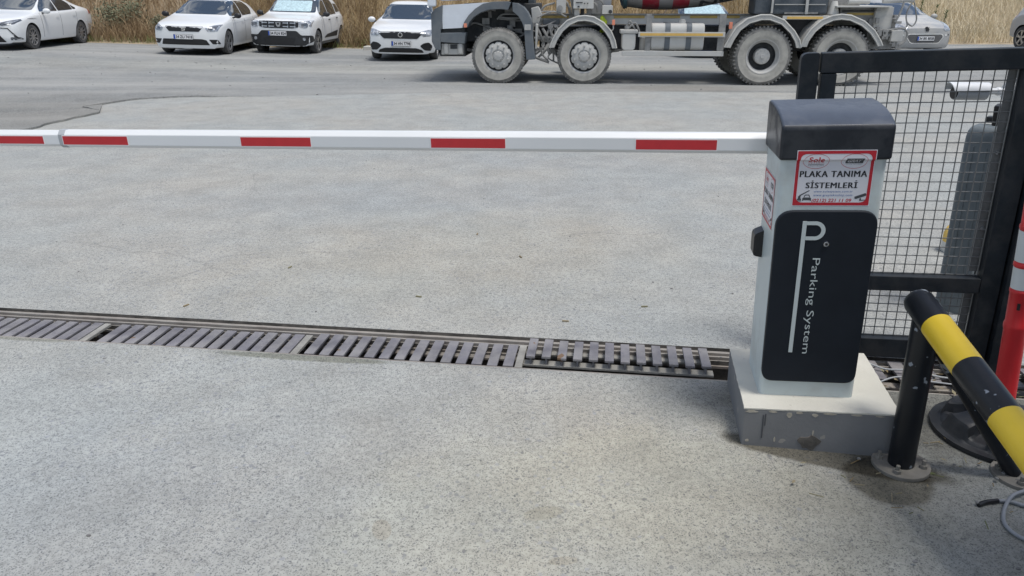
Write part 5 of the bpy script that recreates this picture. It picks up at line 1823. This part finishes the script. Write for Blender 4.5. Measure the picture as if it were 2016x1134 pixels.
MB().cyl(((bu0 + bu1) / 2, .25, bz0), ((bu0 + bu1) / 2, .25, bz1), .065, n=16).build('air_bottle', M_['tk_fender'], TK, bevel=.015)

# drum on its pedestals
ax = Vector((math.cos(.19), 0, math.sin(.19)))
DMAT = Matrix.Translation((2.20, 1.21, 2.30)) @ Matrix.Rotation(math.pi / 2 - .19, 4, 'Y')
prof = [(.30, .02), (.66, .0), (.74, .06), (.93, .13), (1.06, .52), (1.135, .88), (1.17, 1.10), (1.20, 1.42), (1.22, 1.62), (1.22, 2.9), (1.10, 3.4), (.80, 4.3), (.55, 5.0), (.55, 5.1), (.48, 5.1)]
mt = [0] * (len(prof) - 1)
# ring bands by height: red at .44-.76 and 1.02-1.34
pts = []
band_edges = [.44, .76, 1.02, 1.34]
full = sorted(set([p[1] for p in prof[3:9]] + band_edges))
rr_ = lambda h: float(np.interp(h, [p[1] for p in prof[3:9]], [p[0] for p in prof[3:9]]))
P2 = prof[:3] + [(rr_(h), h) for h in full] + prof[9:]
mt = []
for j in range(len(P2) - 1):
    m_ = (P2[j][1] + P2[j + 1][1]) / 2
    mt.append(1 if (.44 < m_ < .76 or 1.02 < m_ < 1.34) and j >= 3 else 0)
drum = MB().lathe(P2, DMAT, 96, mats=mt).build('drum', [M_['tk_drum'], M_['tk_red']], TK, sharp=30)
MB().lathe([(.90, .06), (.97, .09), (.965, .15), (.89, .12)], DMAT, 72, closed=True).build('drum_ring', pbr('teal_ring', (.10, .19, .22), .6, var=.2), drum)
# lettering on the drum, upside down at this turn of the drum
vs, fs, tw, th_ = text_shape('BETON', 1.0, .02)
bm = bmesh.new()
bv = [bm.verts.new((x, y, 0)) for x, y in vs]
for f in fs:
    try:
        bm.faces.new([bv[i] for i in f])
    except ValueError:
        pass
bmesh.ops.subdivide_edges(bm, edges=[e for e in bm.edges if e.calc_length() > .25], cuts=2)
sc_ = 1.62 / tw
for v in bm.verts:
    s_ = 1.54 + (tw / 2 - v.co.x) * sc_
    rad = (1.22 if s_ < 2.9 else float(np.interp(s_, [2.9, 3.4, 4.3], [1.22, 1.10, .80]))) + .005
    phi = R(19) - (v.co.y / th_) * R(17)
    v.co = DMAT @ Vector((rad * math.cos(phi), -rad * math.sin(phi), s_))
me = bpy.data.meshes.new('lettering')
bm.to_mesh(me)
bm.free()
me.materials.append(M_['ink_grey'])
lo = bpy.data.objects.new('lettering', me)
COL.objects.link(lo)
lo.parent = drum
tbox('pedestal', 1166, -40, 1203, 28, .55, 1.9, 'tk_drum', bevel=.02)
tbox('pedestal', 1640, -60, 1690, 30, .5, 1.9, 'tk_metal', bevel=.02)
# gear in front of the drum
pb = tbox('control_box', 1130, -30, 1168.5, 17, .22, .5, 'tk_dusty', bevel=.008)
tbox('lever_slot', 1134, 4, 1147, 6, .21, .23, 'tk_dark', pb, bevel=0)
tbox('knob', 1137, 11.5, 1141, 14.5, .19, .23, 'tk_dark', pb, bevel=.004)
tbox('knob', 1150, 5.5, 1152, 7.5, .19, .23, 'tk_dark', pb, bevel=.003)
tbox('knob', 1156, 5.5, 1158, 7.5, .19, .23, 'tk_dark', pb, bevel=.003)
tbox('box_bracket', 1131, 18, 1141, 31, .3, .45, 'tk_fender')
tbox('box_stand', 1143, 16, 1150, 30, .4, .5, 'tk_dark')
tbox('box_stand', 1155, 16, 1164, 30, .45, .55, 'tk_metal')
pu = tbox('pump_housing', 1096, -30, 1114, 26, .35, .7, 'tk_dusty', bevel=.02)
pc = T(1102.5, 16, .35)
MB().cyl((pc[0], .30, pc[1]), (pc[0], .36, pc[1]), .052, n=18).build('pump_wheel', M_['tk_metal'], pu)
vb = tbox('valve_box', 1186, 10.5, 1206, 28, .3, .55, 'tk_dusty', bevel=.012)
pc = T(1201.5, 23, .3)
MB().cyl((pc[0], .27, pc[1]), (pc[0], .31, pc[1]), .035, n=16).build('valve_knob', M_['tk_dark'], vb)
for (x0_, y0_, x1_, y1_) in ((1118, -6, 1128, 28), (1122, -10, 1131, 30), (1166, -4, 1190, 14), (1168, 4, 1176, 24), (1092, 6, 1064, 26), (1116, 10, 1124, 29), (1110, 0, 1121, 26)):
    a, b = T(x0_, y0_, .5), T(x1_, y1_, .5)
    MB().tube(spline([(a[0], .5, a[1]), ((a[0] * .3 + b[0] * .7), .46, (a[1] * .7 + b[1] * .3)), (b[0], .5, b[1])], 6), .020, 7).build('hydraulic_hose', M_['tk_metal'], TK)
tbox('air_intake', 1040, -40, 1052, 16, .6, 1.3, 'tk_blue', bevel=.02)
tbox('engine_cover', 1004, -30, 1042, 30, .75, 1.9, 'tk_dark', bevel=.02)
tprism('splash_guard', TP([(1045, 16), (1060, 12), (1067, 28), (1060, 50), (1048, 47)], .4), .4, .6, 'tk_fender', bevel=.02)
mb = MB()
for (x, y, r_) in ((1187, 40, .055), (1191, 44, .05), (1186, 36, .045), (1188, 58, .05), (1192, 60, .04), (1184, 62, .035), (1190, 50, .03)):
    a = T(x, y, .35)
    mb.ball((a[0], .4, a[1]), (r_, r_ * .8, r_ * 1.1), 10)
mb.build('work_vest', M_['tk_lime'], TK)

# water tank, chute, rear gear
wt_ = tbox('water_tank', 1494, -60, 1628, 28.5, .18, .75, 'tk_blue', bevel=.04)
tbox('tank_rail', 1526, 8, 1626, 9.8, .16, .19, 'tk_fender', wt_, bevel=0)
tbox('tank_rail', 1545, 24, 1610, 27.5, .15, .19, 'tk_metal', wt_, bevel=0)
a, b = T(1592, -20, .14), T(1587, 28, .14)
MB().bar((a[0], .14, a[1]), (b[0], .14, b[1]), .03, .05).build('tank_strut', M_['tk_fender'], wt_)
a, b = T(1524, -20, .14), T(1519, 26, .14)
MB().bar((a[0], .14, a[1]), (b[0], .14, b[1]), .03, .035).build('tank_strut', M_['tk_fender'], wt_)
yb = tbox('reflector_bar', 1542, 31, 1629, 38.5, .0, .04, 'tk_dusty', bevel=.004)
tbox('reflective_strip', 1550, 32.5, 1620, 37.5, -.005, .01, 'tk_amber', yb, bevel=0)
MB().prism(TP([(1546, 38), (1610, 38), (1590, 60), (1577, 82), (1566, 64)], .5), .5, 1.9).build('rear_frame', M_['tk_dark'], TK, bevel=.02)
c0, c1 = T(1639, 28.5, .3), T(1641, 2, .3)
MB().lathe([(.11, 0), (.105, .04), (.065, c1[1] - c0[1] - .03), (.055, c1[1] - c0[1])], Matrix.Translation((c0[0], .3, c0[1])), 24).build('chute_foot', M_['tk_dusty'], TK)
tbox('rear_beam', 1648, 11.6, 1757, 14.5, .1, 1.9, 'tk_dusty', bevel=.004)
a, b = T(1670, 2, .3), T(1712, 2, .3)
MB().cyl((a[0], .3, a[1]), (b[0], .3, b[1]), .055, n=18).build('ram', M_['tk_dusty'], TK, bevel=.006)
a, b = T(1738, 1, .3), T(1800, -1, .3)
MB().cyl((a[0], .3, a[1]), (b[0], .3, b[1]), .05, n=18).build('chute_rail', M_['tk_dusty'], TK, bevel=.006)
rp = tbox('rear_panel', 1655, 14, 1752, 42, .35, 1.9, 'tk_metal', bevel=.01)
tbox('reflective_strip', 1668, 25, 1722, 30, .34, .352, 'tk_yellow', rp, bevel=0)
tbox('panel_rib', 1660, 20, 1732, 23.5, .31, .36, 'tk_dark', rp)
tbox('tail_frame', 1712, 36, 1755, 97, .30, 2.1, 'tk_metal', bevel=.015)
tbox('tail_plate', 1726, 14, 1753, 60, .24, .34, 'tk_fender', bevel=.01)
for i in range(16):
    u, z = T(rnd.uniform(1716, 1768), rnd.uniform(16, 84), .25)
    MB().box((u, .22, z), (rnd.uniform(.03, .12), .1, rnd.uniform(.03, .12))).build('tail_fitting', M_['tk_metal'], TK, bevel=.004)
lb = tbox('tail_lamp_box', 1757, 60, 1776, 82, .12, .3, 'tk_fender', bevel=.01)
tbox('lamp_stalk', 1750, 62, 1762, 66, .15, .2, 'tk_dark', lb)
MB().box((T(1768, 70, .12)[0], 1.2, T(1768, 75, .12)[1]), (.10, 2.0, .12)).build('underrun_bar', M_['tk_metal'], TK, bevel=.01)


def hose(pts, r):
    q = []
    for x, y in pts:
        a = T(x, y, .2)
        q.append((a[0], .2, a[1]))
    return MB().tube(spline(q, 8), r, 8).build('tail_hose', M_['tk_metal'], TK)


hose([(1722, 57), (1740, 60), (1758, 58), (1774, 55.5), (1784, 60), (1786, 70), (1780, 82), (1768, 90)], .020)
hose([(1780, 3), (1776, 16), (1770, 30), (1762, 44)], .020)
hose([(1798, 2), (1788, 18), (1784, 34), (1786, 50), (1780, 56)], .014)
hose([(1800, 4), (1803, 22), (1804, 40), (1796, 51), (1786, 44), (1784, 32)], .014)
hose([(1764, 80), (1764, 92), (1762, 98)], .014)

# ------------------------------------------------------------------ dry grass bank, shrubs, weeds, litter
def blades(name, label, cat, pts, hmin, hmax, width, mat, lean_=0.35, seed=1):
    rg = np.random.default_rng(seed)
    n = len(pts)
    base = np.array(pts)
    h = rg.uniform(hmin, hmax, n)
    h *= np.array([.55 + .9 * (noise.noise(Vector((p[0] * 1.1, p[1] * 1.1, 4.0))) * .5 + .5) for p in pts])
    th = rg.uniform(0, 2 * np.pi, n)
    ld = rg.uniform(0, 2 * np.pi, n)
    lm = rg.uniform(0.05, lean_, n) * h
    wv = np.stack([np.cos(th), np.sin(th), np.zeros(n)], 1) * (width * rg.uniform(.6, 1.3, n))[:, None]
    lv = np.stack([np.cos(ld) * lm, np.sin(ld) * lm, np.zeros(n)], 1)
    up = np.stack([np.zeros(n), np.zeros(n), h], 1)
    a, b = base - wv / 2, base + wv / 2
    m = base + lv * .35 + up * .6
    c, d = m - wv * .4, m + wv * .4
    e = base + lv + up * .97
    V = np.stack([a, b, d, c, e], 1).reshape(-1, 3)
    k = np.arange(n) * 5
    quads = np.stack([k, k + 1, k + 2, k + 3], 1)
    tris = np.stack([k + 3, k + 2, k + 4], 1)
    loops = np.concatenate([quads.ravel(), tris.ravel()]).astype(np.int32)
    starts = np.concatenate([np.arange(n) * 4, n * 4 + np.arange(n) * 3]).astype(np.int32)
    tot = np.concatenate([np.full(n, 4), np.full(n, 3)]).astype(np.int32)
    me = bpy.data.meshes.new(name)
    me.vertices.add(len(V))
    me.vertices.foreach_set('co', V.ravel().astype(np.float32))
    me.loops.add(len(loops))
    me.loops.foreach_set('vertex_index', loops)
    me.polygons.add(len(starts))
    me.polygons.foreach_set('loop_start', starts)
    me.polygons.foreach_set('loop_total', tot)
    me.update(calc_edges=True)
    me.materials.append(M_[mat])
    o = bpy.data.objects.new(name, me)
    COL.objects.link(o)
    return tag(o, label, cat, kind='stuff')


M_['straw'] = blade_mat('straw', (0.36, 0.255, 0.13), (0.52, 0.39, 0.21), (0.63, 0.51, 0.31))
M_['straw_brown'] = blade_mat('brown_straw', (0.22, 0.15, 0.085), (0.36, 0.255, 0.15), (0.47, 0.36, 0.22))
M_['straw_pale'] = blade_mat('pale_straw', (0.55, 0.46, 0.29), (0.66, 0.57, 0.40), (0.76, 0.68, 0.51))  # lightened to stand in for the dust haze over the field
M_['grass_green'] = blade_mat('green_grass', (0.12, 0.16, 0.05), (0.20, 0.24, 0.09), (0.34, 0.31, 0.15))
M_['shrub'] = blade_mat('grey_green_leaves', (0.12, 0.14, 0.085), (0.17, 0.18, 0.115), (0.24, 0.23, 0.15))
M_['bush'] = blade_mat('dark_green_leaves', (0.05, 0.08, 0.035), (0.08, 0.12, 0.05), (0.14, 0.17, 0.08))
rg = np.random.default_rng(11)


def scatter(n, x0, x1, t0, t1, dens=None):
    out = []
    for _ in range(n):
        x = rg.uniform(x0, x1)
        t = t0 + (t1 - t0) * rg.random() ** 1.3
        if dens and rg.random() > dens(x, t):
            continue
        y = bank_edge(x) + t
        out.append((x, y, bank_z(x, y) - .03))
    return out


def clump(x, t):
    return .25 + .95 * (noise.noise(Vector((x * .5, t * .5, 2))) * .5 + .5)


blades('dry_grass', 'brown dry grass covering the bank behind the left cars', 'dry grass', scatter(60000, -22, -4.6, .15, 8, clump), .25, .85, .013, 'straw_brown', 1.3, 1)
blades('dry_grass', 'golden dry grass covering the bank behind the middle of the yard', 'dry grass', scatter(60000, -10, 9, .2, 8, clump), .25, .95, .013, 'straw', .8, 2)
blades('dry_grass', 'pale straw-coloured grass on the open field at right', 'dry grass', scatter(50000, 8, 34, .2, 22, clump), .25, .9, .018, 'straw_pale', .8, 3)
blades('roadside_grass', 'thin greenish grass along the foot of the bank', 'grass', scatter(5200, -16, 8, -.05, 1.0, clump), .10, .30, .014, 'grass_green', .8, 4)


def leafy(name, label, cat, c, size, n, mat, leaf, group=None, stems=5, up=1.0, seed=0):
    """bush: woody stems and many small leaves in uneven clumps"""
    r2 = random.Random(seed)
    root = thing(name, label, cat, c, (0, 0, 0), group)
    st = MB()
    tips = []
    for i in range(stems):
        a = r2.uniform(0, 6.28)
        q = r2.uniform(.3, .9)
        p = Vector((math.cos(a) * size[0] * q, math.sin(a) * size[1] * q, size[2] * r2.uniform(.55, .95)))
        st.tube([(0, 0, -.05), p * .5 + Vector((0, 0, .05)), p], [.016, .012, .006], 5)
        tips += [p, p * .75, p * .5 + Vector((0, 0, .05))]
    st.build('stem', M_['soil'], root)
    lf = MB()
    for _ in range(n):
        t = r2.choice(tips)
        p = t + Vector((r2.gauss(0, size[0] * .22), r2.gauss(0, size[1] * .22), r2.gauss(0, size[2] * .13)))
        if p.z < 0.02: p.z = abs(p.z)
        d = Vector((r2.gauss(0, 1), r2.gauss(0, 1), r2.gauss(.3, 1))).normalized()
        s = d.orthogonal().normalized()
        l_ = leaf * r2.uniform(.6, 1.4)
        lf.raw([p - s * l_ * .3, p + d * l_ * .5, p + s * l_ * .3, p - d * l_ * .5], [(0, 1, 2, 3)])
    lf.build('foliage', M_[mat], root, flat=True)
    return root


def bank_pt(x, t):
    y = bank_edge(x) + t
    return (x, y, bank_z(x, y) - .02)


leafy('shrub', 'grey-green shrub at the foot of the bank right of the left sedan', 'shrub', bank_pt(-12.55, .9), (.75, .6, .85), 1500, 'shrub', .07, 'shrubs on the bank', 9, seed=5)
leafy('shrub', 'smaller grey-green shrub left of the hatchback with plate 34 ZU 7418', 'shrub', bank_pt(-11.3, .75), (.6, .5, .55), 1000, 'shrub', .06, 'shrubs on the bank', 7, seed=6)
leafy('shrub', 'low green weeds beside the SUV at the foot of the bank', 'shrub', bank_pt(-4.95, .35), (.35, .3, .3), 420, 'grass_green', .06, 'shrubs on the bank', 6, seed=8)
leafy('bush', 'dark bush on the field behind the silver hatchback', 'bush', bank_pt(17.6, 17), (2.2, 1.4, 1.5), 1700, 'bush', .16, 'dark bushes across the field', 9, seed=21)
leafy('bush', 'dark bush at the top of the field, middle of three', 'bush', bank_pt(21.5, 18), (2.3, 1.4, 1.4), 1700, 'bush', .16, 'dark bushes across the field', 9, seed=22)
leafy('bush', 'dark bush at the top of the field, farthest right', 'bush', bank_pt(25.6, 18.5), (2.3, 1.4, 1.4), 1700, 'bush', .16, 'dark bushes across the field', 9, seed=23)


def weed(x, t, h, seed, label):
    r2 = random.Random(seed)
    c = bank_pt(x, t)
    root = thing('weed_stalk', label, 'weed', c, (0, 0, 0), 'tall dark weeds on the field')
    MB().tube([(0, 0, -.05), (.02, 0, h * .5), (.05, 0, h)], [.018, .014, .006], 6).build('stem', M_['bush'], root)
    lf = MB()
    for i in range(70):
        z = h * r2.uniform(.25, 1.0)
        a = r2.uniform(0, 6.28)
        d = Vector((math.cos(a), math.sin(a), .7)).normalized()
        s = d.orthogonal().normalized()
        p = Vector((.05 * z / h, 0, z))
        l_ = r2.uniform(.08, .2)
        lf.raw([p - s * .018, p + d * l_ * .6 + s * .02, p + d * l_, p + s * .018], [(0, 1, 2, 3)])
    lf.build('foliage', M_['bush'], root, flat=True)


weed(15.75, 2.6, 1.45, 1, 'tallest dark leafy weed on the field at right')
weed(16.25, 2.4, 1.15, 2, 'middle dark leafy weed on the field at right')
weed(16.9, 2.8, .9, 3, 'shortest dark leafy weed on the field at right')

SL = MB().prism(rpoly([(-.55, -.3), (.45, -.35), (.6, .25), (-.4, .3)], .05, 2), -.03, .10, PLAN).build('concrete_slab', M_['slab'], bevel=.01)
SL.location = (-4.25, 24.9, -.01)
SL.rotation_euler = (0, .04, .2)
tag(SL, 'pale flat concrete slab on the verge, left of the sedan with plate 34 HN 7798', 'slab')

# loose stones, twigs and leaves
mb = MB()
rs = random.Random(12)


def pebble(x, y, r, z=0.0):
    k = len(mb.v)
    a = rs.uniform(0, 6.28)
    mb.ball((x, y, z + r * .35), (r * rs.uniform(.7, 1.3), r * rs.uniform(.6, 1.1), r * rs.uniform(.4, .8)), 7, None)


for _ in range(110):
    pebble(rs.uniform(1.15, 2.3), rs.uniform(1.3, 2.75), rs.uniform(.003, .009), .011)
for _ in range(90):
    pebble(rs.uniform(-3.5, 3.0), rs.uniform(1.4, 9), rs.uniform(.003, .007))
for _ in range(150):
    x, y = rs.uniform(-18, 9), rs.uniform(17.5, 25)
    pebble(x, y, rs.uniform(.008, .02), cross_fall(x, y) - .016)
for _ in range(40):
    x, y = rs.uniform(-9, 6), rs.uniform(11, 17)
    pebble(x, y, rs.uniform(.01, .02), cross_fall(x, y) - .016)
o = mb.build('gravel', M_['stone'])
tag(o, 'loose pebbles scattered over the yard', 'gravel', kind='stuff')
lf = MB()
for _ in range(120):
    if rs.random() < .85:
        a_, b_ = rs.uniform(.55, 1.5), rs.uniform(-.12, .26)
        p = ab(a_, b_, rs.uniform(-.02, .022))
    else:
        p = Vector((rs.uniform(.95, 2.2), rs.uniform(2.05, 2.8), .016))
        if .86 < p.x < 1.47 and p.y > 2.3: continue
    a_ = rs.uniform(0, 6.28)
    d = Vector((math.cos(a_), math.sin(a_), rs.uniform(-.1, .4)))
    s = Vector((-d.y, d.x, rs.uniform(-.3, .3)))
    l_ = rs.uniform(.005, .016) if p.z < .017 and p.y < 2.8 and p.x > .9 and p.y > 2.0 else rs.uniform(.008, .024)
    lf.raw([p - d * l_, p + s * l_ * .4, p + d * l_, p - s * l_ * .4], [(0, 1, 2, 3)])
for _ in range(26):
    p = Vector((rs.uniform(.95, 1.9), rs.uniform(1.9, 2.5), .014))
    if .8 < p.x < 1.5 and p.y > 2.27: p.y = 2.2
    a_ = rs.uniform(0, 6.28)
    lf.bar(p, p + Vector((math.cos(a_), math.sin(a_), .02)) * rs.uniform(.015, .05), .0025, .0025)
for (x, y) in ((-.55, 3.9), (-.25, 5.1), (.05, 4.6), (-1.4, 4.4), (.75, 3.75), (-1.8, 3.78), (.3, 3.55)):
    p = Vector((x, y, .004))
    a_ = rs.uniform(0, 6.28)
    lf.bar(p, p + Vector((math.cos(a_), math.sin(a_), .01)) * .035, .008, .006)
o = lf.build('leaf_litter', M_['leaf_dry'], flat=True)
tag(o, 'dry leaves and twigs by the gate and the drain', 'litter', kind='stuff')
